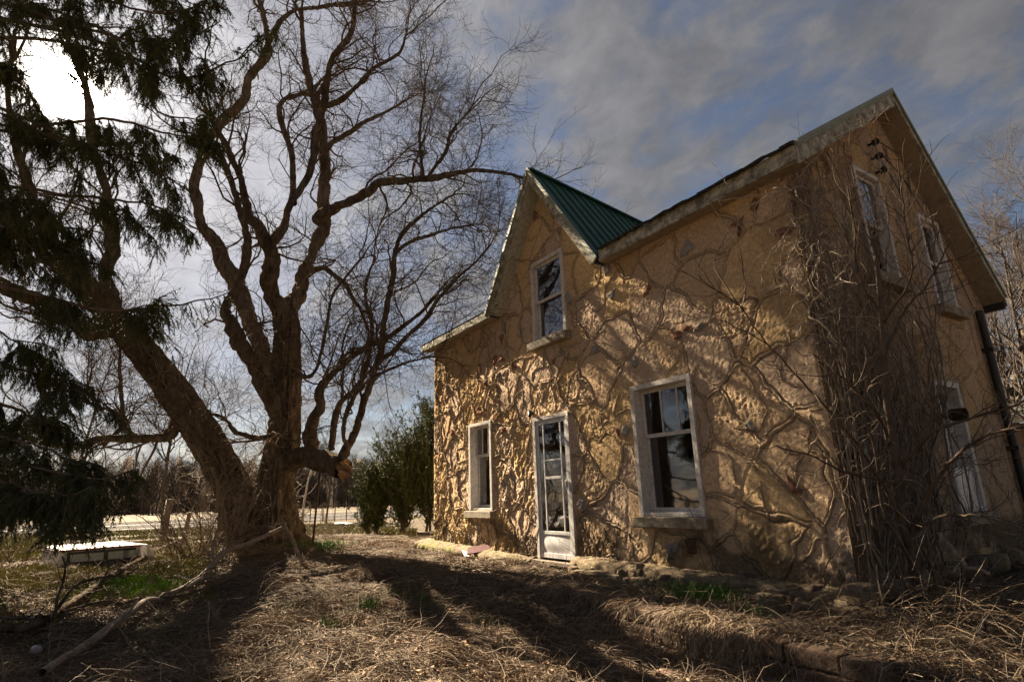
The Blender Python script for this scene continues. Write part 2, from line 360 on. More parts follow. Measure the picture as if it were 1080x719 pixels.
def relief(U, W, seed, scale=1.0, ncell=None, smoothright=True):
    """height of the trowelled stone pattern and its colours over wall coords"""
    shp = U.shape; u = U.ravel(); w_ = W.ravel()
    du = (fbm(u * 1.6, w_ * 1.6, 4, seed) - .5) * .55; dw = (fbm(u * 1.6 + 40, w_ * 1.6, 4, seed + 5) - .5) * .55
    uu = (u + du * .9) / scale; ww = (w_ + dw * .9) / scale
    def voro(cu, cw, ang, sd):
        r2 = np.random.default_rng(sd); ca, sa = math.cos(ang), math.sin(ang)
        a = (uu * ca + ww * sa) / cu; b = (-uu * sa + ww * ca) / cw
        ai = np.floor(a).astype(int); bi = np.floor(b).astype(int)
        best = np.full((2, len(a)), 1e9); bp = np.zeros((2, len(a), 2)); bid = np.zeros((2, len(a)), int)
        tab = r2.random((64, 64, 2))
        for da in (-1, 0, 1):
            for db in (-1, 0, 1):
                ia = ai + da; ib = bi + db; j = tab[ia % 64, ib % 64]
                pa = (ia + .1 + .8 * j[:, 0]) * cu; pb = (ib + .1 + .8 * j[:, 1]) * cw
                d = (a * cu - pa) ** 2 + (b * cw - pb) ** 2
                id_ = (ia % 64) * 64 + ib % 64
                m1 = d < best[0]; m2 = (~m1) & (d < best[1])
                best[1] = np.where(m1, best[0], np.where(m2, d, best[1])); bp[1] = np.where(m1[:, None], bp[0], np.where(m2[:, None], np.stack([pa, pb], -1), bp[1])); bid[1] = np.where(m1, bid[0], np.where(m2, id_, bid[1]))
                best[0] = np.where(m1, d, best[0]); bp[0] = np.where(m1[:, None], np.stack([pa, pb], -1), bp[0]); bid[0] = np.where(m1, id_, bid[0])
        e = (best[1] - best[0]) / (2 * np.linalg.norm(bp[1] - bp[0], axis=1) + 1e-6)
        h = ((bid[0] * 7919 + bid[1] * 7919) ^ (bid[0] * bid[1])) % 1000 / 1000.
        return e, bid[0], h
    e1, c1, h1 = voro(.50, .74, .25, seed + 100)
    e2, c2, h2 = voro(.27, .40, -.5, seed + 200)
    left = sstep(-2.2, -5.5, u) if smoothright else np.full(len(u), .35)
    tb = np.random.default_rng(seed + 9).random((4096, 4))
    wv = .5 + .6 * vnoise(u * 6, w_ * 6, seed + 31) + .5 * vnoise(u * 22, w_ * 22, seed + 32)
    def rope(e, wd): return np.exp(-(e / (wd * wv)) ** 4)
    k1 = (h1 < .86).astype(float)
    k2 = (h2 < (.35 + .4 * left)).astype(float) * sstep(.35, .6, fbm(u * .9, w_ * .9, 3, seed + 44) + .25 * left)
    r1 = rope(e1, .010) * k1; r2_ = rope(e2, .009) * k2
    groove = (np.exp(-((e1 - .019) / .006) ** 2) * k1) + .7 * np.exp(-((e2 - .015) / .005) ** 2) * k2
    t1 = tb[c1 % 4096]
    base = t1[:, 0] * .012
    ua = u * .92 + w_ * .38; wa = -u * .38 + w_ * .92; ub = u * .85 - w_ * .52; wb = u * .52 + w_ * .85
    rg1 = 1 - np.abs(2 * vnoise(ua * 9, wa * 3.2, seed + 141) - 1); rg2 = 1 - np.abs(2 * vnoise(ub * 8, wb * 3.0, seed + 142) - 1)
    ridg = sstep(.55, 1, rg1) + sstep(.6, 1, rg2)
    def facets(cell, sd, k):
        e, c, h_ = voro(cell, cell * 1.5, .4 if sd % 2 else -.6, sd); tf = np.random.default_rng(sd).normal(0, 1, (4096, 3)); f = tf[c]
        ph = (uu * f[:, 0] + ww * f[:, 1]) * 1.4 / cell
        return k * (f[:, 2] * .35 + np.abs(((ph / 3.1) % 2) - 1) - .5) - k * .8 * np.exp(-(e / (cell * .09)) ** 2)
    fac = facets(.23, seed + 301, .011) + facets(.095, seed + 302, .0042)
    e3, c3, h3 = voro(.17, .21, .1, seed + 300)
    rough = fbm(u * 11, w_ * 11, 4, seed + 51); rough2 = fbm(u * 34, w_ * 34, 3, seed + 52)
    ramt = np.where(t1[:, 1] < .45, 1.0, .25) * (.6 + .6 * left); ramt = np.maximum(ramt, .3)
    pit = sstep(.62, .72, vnoise(u * 40, w_ * 40, seed + 61)) * (t1[:, 2] > .9)
    inside = sstep(.0, .05, e1)
    diag = np.abs(vnoise((u + w_ * .9) * 3.5, (u - w_) * 1.2, seed + 71) - .5) * 2
    h = base * inside + (.014 + .007 * left) * r1 * (.35 + .7 * vnoise(u * 3, w_ * 3, seed + 81) + .6 * vnoise(u * 26, w_ * 26, seed + 82)) + .013 * r2_ - .008 * groove + (rough - .5) * .010 * ramt * inside + fac * ramt * inside * (.25 + .62 * left + .5 * sstep(.5, .7, fbm(u * 1.3, w_ * 1.3, 3, seed + 77))) + (rough2 - .5) * .012 * (.3 + ramt) + .012 * (fbm(u * 2.2, w_ * 2.2, 3, seed + 91) - .5) + .010 * (diag - .5) * left + ridg * (.006 * left + .002) * ramt - .012 * pit
    # colours
    tan = np.array([.54, .385, .235]); pink = np.array([.50, .375, .265]); och = np.array([.55, .385, .20]); grey = np.array([.30, .27, .23]); mort = np.array([.38, .295, .20]); red = np.array([.25, .13, .09])
    col = np.where((t1[:, 3] < .40)[:, None], tan, np.where((t1[:, 3] < .72)[:, None], pink, och))
    col = (.8 * col + .2 * np.array([.53, .375, .225])) * (.9 + .2 * t1[:, 1:2])
    s2 = tb[(c3 * 13 + 5) % 4096]; small = (s2[:, 0] < .022) & (e3 > .022) ; small2 = (s2[:, 0] > .984) & (e3 > .022)
    st = sstep(.02, .05, e2)
    h = h + (small | small2) * .030 * sstep(.02, .05, e3)
    col = np.where(small[:, None], grey, col); col = np.where(small2[:, None], red, col)
    rp = np.clip(r1 + r2_, 0, 1)[:, None]; col = col * (1 - .7 * rp) + mort * .7 * rp
    gr = np.clip(groove, 0, 1)[:, None]; col = col * (1 - .68 * gr)
    bl = fbm(u * .8, w_ * .8 + 9, 4, seed + 95)[:, None]; col = col * (.75 + .5 * bl)
    # grime and lichen where the wall meets wet ground
    gn = fbm(u * 3.2, w_ * 3.2, 5, seed + 97); grime = sstep(.42, .62, gn + .55 * (.25 - w_)) * sstep(.85, .15, w_)
    col = col * (1 - .62 * grime[:, None]) + np.array([.05, .05, .035]) * .35 * grime[:, None]
    h = h + .02 * grime * (rough2 - .3)
    return h.reshape(shp), col.reshape(*shp, 3)

def wallmesh(name, us, ws, inside, seed, place, edge, sc=1.0, sr=True, shade_mul=1.0):
    U, W = np.meshgrid(us, ws, indexing='ij'); h, col = relief(U, W, seed, sc, smoothright=sr); col = col * np.array([shade_mul, shade_mul * 1.02, shade_mul * 1.08])
    h = h * edge(U, W) ; V = place(U, W, h).reshape(-1, 3); nu, nw = U.shape
    i, j = np.meshgrid(np.arange(nu - 1), np.arange(nw - 1), indexing='ij'); cu = (us[i] + us[i + 1]) / 2; cw = (ws[j] + ws[j + 1]) / 2
    k = inside(cu, cw); a = (i * nw + j)[k]
    Q = np.stack([a, a + nw, a + nw + 1, a + 1], -1)
    used = np.zeros(len(V), bool); used[Q.ravel()] = True; remap = np.cumsum(used) - 1
    return link(name, mesh_np(name, V[used], remap[Q], mat=M['wall'], cattr=col.reshape(-1, 3)[used]), H)
def front_in(u, w_):
    top = np.maximum(4.16, np.where(np.abs(u - DX) < DH, 6.32 - np.abs(u - DX) / DH * 2.2 - .08, 0)); k = w_ < top
    for a, b, c, d in OPEN.values(): k &= ~((u > a) & (u < b) & (w_ > c) & (w_ < d))
    return k
fe = lambda U, W: sstep(0, .05, -U) * sstep(0, .05, U - XL) * .9 + .1
wallmesh('front_wall', np.arange(XL, .0001, .0095), np.arange(-.45, 6.4, .0095), front_in, 21, lambda U, W, h: np.stack([U, -h, W], -1), fe)
def side_in(u, w_):
    top = np.where(u < RY, 4.22 + (u - EY) / (RY - EY) * (RZ - 4.22), RZ - (u - RY) / 2.34 * 2.53) - .12; k = w_ < top
    for a, b, c, d in SIDE.values(): k &= ~((u > a) & (u < b) & (w_ > c) & (w_ < d))
    return k
wallmesh('gable_wall', np.arange(0, YB, .016), np.arange(-.45, 5.95, .016), side_in, 77, lambda U, W, h: np.stack([h * .6, U, W], -1), lambda U, W: sstep(0, .05, U) * .9 + .1, .85, False, .86)  # gable end darkened evenly: the shade of this side is put into its colour
b = MB(); b.add([(XL, 0, -.4), (XL, YB, -.4), (XL, YB, 3.35), (XL, RY, 5.8), (XL, 0, 4.15)], [(0, 1, 2, 3, 4)]); b.build('far_gable_wall', M['wall'], H)
b = MB(); b.add([(XL, YB, -.4), (0, YB, -.4), (0, YB, 3.35), (XL, YB, 3.35)], [(0, 1, 2, 3)]); b.build('rear_wall', M['wall'], H)
for nm in ('far_gable_wall', 'rear_wall'):
    me = bpy.data.objects[nm].data; at = me.attributes.new('tint', 'FLOAT_COLOR', 'POINT')
    for d in at.data: d.color = (.36, .26, .15, 1)
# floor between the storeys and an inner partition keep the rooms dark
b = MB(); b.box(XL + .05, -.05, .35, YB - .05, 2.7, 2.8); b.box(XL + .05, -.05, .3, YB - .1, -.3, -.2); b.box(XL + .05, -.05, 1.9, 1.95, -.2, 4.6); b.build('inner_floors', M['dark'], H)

# main roof
roof = MB()
t = .13
def slab(y0, z0, y1, z1, x0, x1):
    roof.add([(x0, y0, z0), (x1, y0, z0), (x1, y1, z1), (x0, y1, z1), (x0, y0, z0 - t), (x1, y0, z0 - t), (x1, y1, z1 - t), (x0, y1, z1 - t)],
             [(0, 1, 2, 3), (7, 6, 5, 4), (0, 4, 5, 1), (1, 5, 6, 2), (2, 6, 7, 3), (3, 7, 4, 0)])
slab(EY, 4.22, RY, RZ, DX + DH - .02, EX - .02); slab(EY, 4.22, RY, RZ, ELX, DX - DH + .02)
roof.add([(DX - DH + .02, EY, 4.22), (DX + DH - .02, EY, 4.22), (DX, RY, RZ)], [(0, 1, 2)]) if 0 else None
slab(.35, 4.22 + .55 * .633, RY, RZ, DX - DH + .02, DX + DH - .02)
slab(RY, RZ, 4.84, 3.40, ELX, EX - .02)
ro = roof.build('roof', M['shingle'], H)
# ragged shingle edge on the eave
b = MB()
x = DX + DH + .1
while x < EX - .05:
    wd = random.uniform(.12, .3); dz = random.uniform(-.012, .016)
    b.bar((x, EY - .03, 4.222 + dz), (min(x + wd, EX - .02), EY - .03, 4.222 + random.uniform(-.012, .016)), .12 + random.uniform(0, .05), .03, (0, -.5, 1)); x += wd
b.build('shingle', M['shingle'], ro); b = MB()
x = ELX
while x < DX - DH:
    wd = random.uniform(.12, .3)
    b.bar((x, EY + .02, 4.225), (x + wd, EY + .02, 4.23), .12, .018, (0, -.5, 1)); x += wd
b.build('shingle', M['shingle'], ro)
# fascia boards along the eave
b = MB(); b.box(DX + DH + .03, EX - .01, EY - .03, EY, 4.03, 4.205); b.build('eave_fascia', M['fascia'], ro, bevel=.004); b = MB(); b.box(ELX, DX - DH + .03, EY - .03, EY, 4.05, 4.205)
b.build('eave_fascia', M['fascia'], ro, bevel=.004)
b = MB(); b.box(DX + DH, EX - .03, EY, .02, 4.045, 4.06); b.build('eave_soffit', M['soffit'], ro); b = MB(); b.box(ELX + .02, DX - DH, EY, .02, 4.055, 4.07); b.build('eave_soffit', M['soffit'], ro)
# rake boards of the near gable, front half pale board with green metal edge over it
def rake(y0, z0, y1, z1, h, dz, x0, x1, mt, nm):
    b = MB(); b.add([(x0, y0, z0 + dz), (x1, y0, z0 + dz), (x1, y1, z1 + dz), (x0, y1, z1 + dz), (x0, y0, z0 + dz - h), (x1, y0, z0 + dz - h), (x1, y1, z1 + dz - h), (x0, y1, z1 + dz - h)],
                    [(0, 1, 2, 3), (7, 6, 5, 4), (0, 4, 5, 1), (1, 5, 6, 2), (2, 6, 7, 3), (3, 7, 4, 0)]); return b.build(nm, mt, ro)
rake(EY - .03, 4.20, RY, RZ, .20, -.03, EX - .02, EX, M['fascia'], 'rake_board')
rake(EY - .03, 4.20, RY, RZ, .055, .045, EX - .05, EX + .02, M['trimgreen'], 'rake_edge_trim')
rake(EY - .03, 4.20, RY, RZ, .03, -.012, EX, EX + .016, M['trimgreen'], 'rake_edge_trim')
rake(RY, RZ, 4.86, 3.38, .11, -.03, EX - .02, EX, M['fascia'], 'rake_board')
rake(RY, RZ, 4.86, 3.38, .05, .045, EX - .05, EX + .02, M['trimgreen'], 'rake_edge_trim')
# sloping soffits under the gable overhang
rake(EY, 4.22, RY, RZ, .012, -.19, 0.0, EX - .02, M['soffit'], 'rake_soffit')
rake(RY, RZ, 4.84, 3.40, .012, -.135, -.05, EX - .02, M['soffit'], 'rake_soffit')
rake(EY, 4.22, RY, RZ, .19, -.02, ELX - .02, ELX, M['fascia'], 'rake_board')
b = MB(); b.box(ELX, EX - .02, 4.79, 4.85, 3.2, 3.38); b.build('rear_fascia', M['black'], ro)

# cross gable with green ribbed metal
zf, zb = 6.32, 5.93; FY = EY - .05
dorm = MB(); tt = .04
def tri(side):
    s = side
    x1 = DX + s * DH
    # eave foot runs back up the main slope; the valley closes at the ridge
    A = (DX, FY, zf); B = (x1, FY, 4.12); Cc = (DX, RY, zb)
    dorm.add([A, B, Cc, (A[0], A[1], A[2] - tt), (B[0], B[1], B[2] - tt), (Cc[0], Cc[1], Cc[2] - tt)], [(0, 1, 2), (5, 4, 3), (0, 3, 4, 1), (1, 4, 5, 2), (2, 5, 3, 0)])
    return x1
for s in (-1, 1): tri(s)
dr = dorm.build('dormer_roof', M['greenroof'], H)
ribs = MB()
for s in (-1, 1):
    n = 12
    for k in range(n + 1):
        # ribs run from ridge down to valley, parallel to the front edge
        f = k / n * .97; yy = FY + (RY - FY) * f; zr = zf + (zb - zf) * f; x0 = DX; ln = 1 - f
        e = (DX + s * DH * ln, yy, zr - (zf - 4.12) * ln)
        ribs.bar((x0, yy, zr + .012), (e[0], e[1], e[2] + .012), .028, .022, (0, 1, 0))
    for k in range(n * 2):
        f = (k + .5) / (n * 2) * .97
        yy = FY + (RY - FY) * f; zr = zf + (zb - zf) * f; ln = 1 - f
        ribs.bar((DX, yy, zr + .005), (DX + s * DH * ln, yy, zr - 2.2 * ln + .005), .012, .010, (0, 1, 0))
ribs.build('roof_rib', M['greenroof'], dr)
b = MB(); b.bar((DX, FY - .03, zf + .02), (DX, RY, zb + .02), .14, .03); b.build('ridge_cap', M['greenroof'], dr)
sl_ = (zf - 4.12) / DH; dv = unit(np.array([1, 0, -sl_])); 
for s in (-1, 1):
    d = np.array([s * dv[0], 0, dv[2]]); nrm = np.array([s * -dv[2], 0, dv[0]])     # outward normal
    top = np.array([DX, 0, zf]); ln = math.hypot(DH, zf - 4.12)
    def board(o0, o1, y0, y1, mt, nm, ext=0.0, start=0.0):
        b = MB(); p = [top + nrm * o1 + d * start, top + nrm * o1 + d * (ln + ext), top + nrm * o0 + d * (ln + ext), top + nrm * o0 + d * start]
        # close the mitre on the centre line
        for q in (0, 3): p[q] = p[q] - d * ((p[q][0] - DX) * s / abs(d[0])) if start == 0 else p[q]
        b.prism([(q[0], y0, q[2]) for q in p], (0, y1 - y0, 0)); return b.build(nm, mt, dr)
    board(-.13, .00, FY - .03, FY, M['fascia'], 'bargeboard', .05)
    board(-.02, .035, FY - .055, FY - .03, M['trimgreen'], 'edge_trim', .07)
    board(-.15, -.13, FY, .02, M['greysoffit'], 'dormer_soffit', -.02)
    board(-.30, -.151, -.02, -.035 + .0, M['greysoffit'], 'soffit_board', -.30, .25) if 0 else None

# windows -------------------------------------------------------------
def window(name, x0, x1, z0, z1, place, mullions=(), label=None, fw=.042, depth=.10, split=.5, sill=True, blind=None, wmat='white'):
    """double hung window; place maps (u, out, z) so that out<0 points outdoors"""
    def bb(u0, u1, o0, o1, a, c, lst):
        c8 = [place(u, o, z) for z in (a, c) for u, o in ((u0, o0), (u1, o0), (u1, o1), (u0, o1))]
        lst.add(c8, [(0, 3, 2, 1), (4, 5, 6, 7), (0, 1, 5, 4), (1, 2, 6, 5), (2, 3, 7, 6), (3, 0, 4, 7)])
    root = MB(); f = fw
    for u0, u1 in ((x0 - .02, x0 + f), (x1 - f, x1 + .02)): bb(u0, u1, -.045, depth + .03, z0 - .01, z1 + .015, root)
    bb(x0 + f, x1 - f, -.045, depth + .03, z1 - f, z1 + .015, root); bb(x0 + f, x1 - f, -.03, depth + .03, z0 - .01, z0 + f * .8, root)
    W = root.build(name, M[wmat], H, bevel=.004)
    if label: W['label'] = label
    zm = z0 + (z1 - z0) * split; s = .045
    a0, a1, c0, c1 = x0 + f, x1 - f, z0 + f * .8, z1 - f
    up = MB(); o = depth - .04
    for u0, u1 in ((a0, a0 + s), (a1 - s, a1)): bb(u0, u1, o, o + .03, zm, c1, up)
    bb(a0 + s, a1 - s, o, o + .03, c1 - s, c1, up); bb(a0 + s, a1 - s, o, o + .03, zm - .02, zm + .03, up)
    for m_ in mullions:
        u = a0 + s + (a1 - a0 - 2 * s) * m_; bb(u - .011, u + .011, o + .003, o + .027, zm + .03, c1 - s, up)
    up.build('upper_sash', M[wmat], W, bevel=.003)
    lo = MB(); o2 = depth
    for u0, u1 in ((a0, a0 + s), (a1 - s, a1)): bb(u0, u1, o2, o2 + .03, c0, zm - .021, lo)
    bb(a0 + s, a1 - s, o2, o2 + .03, c0, c0 + s * 1.2, lo)
    lo.build('lower_sash', M[wmat], W, bevel=.003)
    g = MB(); bb(a0 + s, a1 - s, o + .012, o + .016, zm + .03, c1 - s, g); g.build('pane', M['glass'], W)
    g = MB(); bb(a0 + s, a1 - s, o2 + .012, o2 + .016, c0 + s * 1.2, zm - .021, g); g.build('pane', M['glass'], W)
    if sill:
        q = MB(); bb(x0 - .09, x1 + .09, -.13, .02, z0 - .14, z0 - .015, q); q.build('sill', M['concrete'], W, bevel=.012)
    if blind:
        for kind, bu0, bu1, bz0, bz1 in blind:
            n = 60; us = np.linspace(bu0, bu1, n); zs = np.linspace(bz0, bz1, 14); Vv = []
            for i, u in enumerate(us):
                for z in zs:
                    fz = (z - bz0) / (bz1 - bz0 + 1e-6); k = 0.03 * math.sin(i * .9) + .015 * math.sin(i * .37 + z * 3)
                    if kind == 'drape': uu = bu0 + (u - bu0) * (1 - .35 * fz * (1 - fz) * 4 * .5)
                    else: uu = u; k = .002 * math.sin(z * 9)
                    Vv.append(place(uu, depth + .07 + k, z))
            q = [(i * 14 + j, (i + 1) * 14 + j, (i + 1) * 14 + j + 1, i * 14 + j + 1) for i in range(n - 1) for j in range(13)]
            link('curtain', mesh_np('curtain', np.array(Vv), np.array(q), mat=M['curtain']), W)
    return W
pf = lambda u, o, z: (u, o, z)
ps = lambda u, o, z: (-o, u, z)
window('window', *OPEN['W1'], pf, (.33, .66), 'narrow white window left of the door with three panes above one', split=.62, depth=.12, blind=[('drape', -6.85, -6.35, .65, 1.5)])
window('window', *OPEN['W2'], pf, (.36, .70), 'large white ground-floor window with three panes above a curtained lower sash', split=.60, depth=.13, fw=.045, blind=[('drape', -2.46, -2.02, .62, 1.42), ('drape', -2.06, -1.64, .62, 1.40)])
window('window', *OPEN['W3'], pf, (), 'white sash window high in the green gable', split=.49, depth=.05, fw=.05, blind=[('flat', -4.6, -4.3, 3.35, 3.7)])
window('window', *SIDE['LW'], ps, (), 'white gable-end window with pale lower panel', split=.62, depth=.12, fw=.06)
window('window', *SIDE['U1'], ps, (), 'upper gable-end window covered in vines', split=.50, depth=.05, blind=[('flat', 1.55, 2.05, 4.0, 4.5)])
window('window', *SIDE['U2'], ps, (), 'upper gable-end window with a pale blind hanging askew', split=.50, depth=.05)
b = MB(); b.prism([(-.10, 3.16, 3.75), (-.10, 3.5, 3.75), (-.10, 3.16, 4.3)], (-.01, 0, 0)); b.build('torn_blind', M['curtain'], H)
b = MB(); b.box(.0, .015, 2.44, 3.02, .50, .98); b.build('window_panel', M['pvc'], H, bevel=.004)

# storm door ----------------------------------------------------------
x0, x1, z0, z1 = OPEN['D']
def bx(mb, *a): mb.box(*a)
b = MB(); bx(b, x0 - .02, x0 + .045, -.04, .16, z0, z1 + .02); bx(b, x1 - .045, x1 + .02, -.04, .16, z0, z1 + .02); bx(b, x0 + .045, x1 - .045, -.04, .16, z1 - .04, z1 + .02)
D = b.build('storm_door', M['white'], H, bevel=.004); D['label'] = 'narrow white storm door with glass over a dented kick panel'
a0, a1, c0, c1 = x0 + .05, x1 - .05, z0 + .03, z1 - .045
b = MB(); y0, y1 = -.025, .01
bx(b, a0, a0 + .055, y0, y1, c0, c1); bx(b, a1 - .055, a1, y0, y1, c0, c1); bx(b, a0 + .055, a1 - .055, y0, y1, c1 - .06, c1); bx(b, a0 + .055, a1 - .055, y0, y1, c0, c0 + .07)
bx(b, a0 + .055, a1 - .055, y0, y1, c0 + .34, c0 + .39)
for u in (a0 + .19, a1 - .17): bx(b, u - .013, u + .013, y0 + .004, y1 - .004, c0 + .39, c1 - .06)
bx(b, a0 + .203, a1 - .183, y0 + .002, y1 - .006, c0 + 1.16, c0 + 1.20); bx(b, a0 + .203, a1 - .183, y0 + .006, y1 - .008, c0 + 1.44, c0 + 1.46)
b.build('door_frame', M['pvc'], D, bevel=.004)
us = np.linspace(a0 + .055, a1 - .055, 24); zs = np.linspace(c0 + .07, c0 + .34, 12)
Vv = np.array([(u, -.012 - .018 * math.sin((u - a0) * 4 + z * 3) * math.exp(-((z - c0 - .2) / .1) ** 2), z) for u in us for z in zs])
link('kick_panel', mesh_np('kick_panel', Vv, np.array([(i * 12 + j, (i + 1) * 12 + j, (i + 1) * 12 + j + 1, i * 12 + j + 1) for i in range(23) for j in range(11)]), mat=M['pvc']), D)
b = MB(); bx(b, a0 + .055, a1 - .055, -.010, -.006, c0 + .39, c1 - .06); b.build('pane', M['glass'], D)
b = MB(); bx(b, a1 - .05, a1 - .02, -.055, -.03, c0 + 1.0, c0 + 1.14); bx(b, a1 - .045, a1 - .025, -.075, -.055, c0 + 1.02, c0 + 1.12); b.build('handle', M['pvc'], D, bevel=.004)
# inner door with panels
b = MB(); bx(b, x0 + .05, x1 - .05, .13, .17, z0, z0 + 1.12); bx(b, x0 + .05, x0 + .2, .13, .17, z0 + 1.12, z1); bx(b, x1 - .2, x1 - .05, .13, .17, z0 + 1.12, z1); bx(b, x0 + .2, x1 - .2, .13, .17, z1 - .2, z1)
bx(b, x0 + .16, x1 - .16, .12, .13, z0 + .2, z0 + .95); b.build('inner_door', M['curtain'], D, bevel=.004)
# light bracket above door
b = MB()
V, Q = tubes(np.array([[(-4.86, -.02, 2.12), (-4.84, -.10, 2.16), (-4.78, -.14, 2.13), (-4.74, -.16, 2.07)]]), np.array([[.03, .022, .02, .03]]), 8)
link('lamp_bracket', mesh_np('lamp_bracket', V, Q, mat=M['black']), H)

# plinth: rubble along the foot of the walls
def stones(specs, name, parent, matn='rubble', cols=None, seed=5):
    """one mesh of irregular stones; specs: centre, size"""
    r = np.random.default_rng(seed); VV = []; QQ = []; CC = []; b0 = 0; n = 7
    for c, sz in specs:
        # cube-sphere
        g = np.linspace(-1, 1, n); A, B = np.meshgrid(g, g, indexing='ij'); faces = []
        for ax in range(3):
            for sgn in (-1, 1):
                p = np.empty((n, n, 3)); o = [k for k in range(3) if k != ax]
                p[..., ax] = sgn; p[..., o[0]] = A * (sgn if ax != 1 else -sgn); p[..., o[1]] = B; faces.append(p)
        F = np.array(faces).reshape(-1, 3); ln = np.linalg.norm(F, axis=1, keepdims=True); F = F * (.45 + .55 / ln)
        ph = r.random(3) * 20; dsp = .16 * (vnoise(F[:, 0] * 1.3 + ph[0], F[:, 1] * 1.3 + F[:, 2] * .9 + ph[1], 3) - .5) + .06 * (vnoise(F[:, 0] * 4 + ph[2], F[:, 1] * 4 + F[:, 2] * 3, 4) - .5)
        F = F * (1 + dsp[:, None]) * np.array(sz) / 2; a = r.normal(0, .12); ca, sa = math.cos(a), math.sin(a); F = np.stack([F[:, 0] * ca - F[:, 1] * sa, F[:, 0] * sa + F[:, 1] * ca, F[:, 2]], -1)
        VV.append(F + np.array(c)); cc = np.array([.19, .15, .105]) * r.uniform(.5, 1.2) * np.array([1, r.uniform(.9, 1.05), r.uniform(.8, 1.1)]) if cols is None else cols[r.integers(len(cols))] * r.uniform(.8, 1.2)
        CC.append(np.tile(cc, (len(F), 1)))
        i, j = np.meshgrid(np.arange(n - 1), np.arange(n - 1), indexing='ij'); a_ = (i * n + j).ravel()
        for k in range(6): QQ.append(np.stack([a_, a_ + n, a_ + n + 1, a_ + 1], -1) + b0 + k * n * n)
        b0 += len(F)
    return link(name, mesh_np(name, np.concatenate(VV), np.concatenate(QQ), mat=M[matn], cattr=np.concatenate(CC)), parent)
sp = []
x = -3.7
while x < .1:
    for k in range(3):
        l_ = random.choice((.06, .09, .12, .18, .3)) * random.uniform(.8, 1.3); sp.append(((x + random.uniform(-.06, .06), -.06 - .09 * k + random.uniform(-.05, .05), -.12 - .05 * k + random.uniform(-.05, .03)), (l_, random.uniform(.08, .2), random.uniform(.05, .13))))
    x += random.uniform(.05, .13)
for k in range(90): sp.append(((random.uniform(-2.3, .35), random.uniform(-.5, -.12), -.22 + random.uniform(-.05, .05)), (random.uniform(.05, .16),) * 2 + (random.uniform(.05, .1),)))
y = 0
while y < YB: sp.append(((.06 + random.uniform(-.02, .05), y, -.08 + random.uniform(-.04, .03)), (.2, random.uniform(.15, .4), random.uniform(.1, .2)))); y += random.uniform(.15, .3)
stones(sp, 'foundation_stones', H)
# crumbling ledges along the foot of the front wall
def ledge(x0, x1, depth, drop, moss, ztop_, base_):
    xs = np.linspace(x0, x1, int((x1 - x0) / .03)); pr = [(-1.0, -.45), (-1.0, -.14), (-.93, -.085), (-.72, -.05), (-.45, -.03), (-.2, -.015), (.1, .0)]; n = len(pr); Vv = []; cc = []
    for x in xs:
        f = (x - x0) / (x1 - x0)
        for k, (yy, z) in enumerate(pr):
            n1_ = float(fbm(x * 5 + k * 3, yy * 5 + x * 2, 4, 5) - .5); n2_ = float(vnoise(x * 17 + k * 7, k * 3.1, 6) - .5)
            Vv.append((x, yy * depth * (1 - .3 * f) + n1_ * .09 + n2_ * .03, ztop_ + z - (drop * f if k > 0 else 0) + (n1_ * .07 + n2_ * .035) * (k < 6))); mo = float(sstep(.4, .6, fbm(x * 2, yy * 3, 4, 8))) * moss * (1 if x < -6.6 else .4)
            cc.append((np.array(base_) * (1 - mo) + np.array([.15, .14, .05]) * mo) * (.7 + .6 * (n2_ + .5)))
    Q = [(i * n + j, (i + 1) * n + j, (i + 1) * n + j + 1, i * n + j + 1) for i in range(len(xs) - 1) for j in range(n - 1)]
    return link('foundation_ledge', mesh_np('foundation_ledge', np.array(Vv), np.array(Q), mat=M['rubble'], cattr=np.array(cc)), H)
ledge(-9.0, -4.95, .30, .12, 1.0, .0, (.17, .13, .085))
ledge(-3.85, .22, .22, .05, .25, -.02, (.19, .145, .095))
b = MB(); b.box(-4.9, -3.86, -.13, -.041, -.20, -.142); b.build('threshold', M['oldwood'], H, bevel=.008)

# gable end fittings
b = MB(); b.box(.02, .13, .18, .36, 1.02, 1.22); mo = b.build('meter_box', M['box'], H, bevel=.012)
b = MB(); b.box(.03, .10, .11, .178, 1.03, 1.18); b.build('junction_box', M['black'], H, bevel=.008)
V, Q = tubes(np.array([[(.07, 4.36, 3.15), (.07, 4.36, 2.0), (.07, 4.38, 1.0), (.07, 4.39, -.1)]]), np.full((1, 4), .05), 12); link('downpipe', mesh_np('downpipe', V, Q, mat=M['black']), H)
b = MB(); b.box(.0, .14, 4.29, 4.43, 2.55, 2.6); b.build('pipe_clamp', M['black'], H); b = MB(); b.box(.0, .14, 4.30, 4.44, 1.2, 1.25); b.build('pipe_clamp', M['black'], H)
for k in range(3):
    z = 5.12 - k * .20; y = 2.12 + k * .02
    V, Q = tubes(np.array([[(.0, y, z), (.06, y, z), (.061, y, z), (.10, y, z), (.101, y, z), (.13, y, z)]]), np.array([[.015, .015, .042, .035, .05, .035]]), 10)
    link('insulator', mesh_np('insulator', V, Q, mat=M['black']), H)
wr = []
for a, bq in (((.13, 2.12, 5.1), [(.2, 2.5, 5.0), (.18, 2.7, 5.05)]), ((.13, 2.14, 4.92), [(.22, 2.45, 4.55), (.2, 2.55, 4.42), (.2, 2.62, 4.75), (.2, 2.85, 4.85)]), ((.1, 2.3, 4.72), [(.12, 2.42, 4.5), (.1, 2.52, 4.35), (.1, 2.56, 4.7), (.12, 2.8, 4.78)])):
    p, r_ = smoothpath([a] + bq, [.007] * (len(bq) + 1), 16); wr.append(tubes(p[None], r_[None], 5))
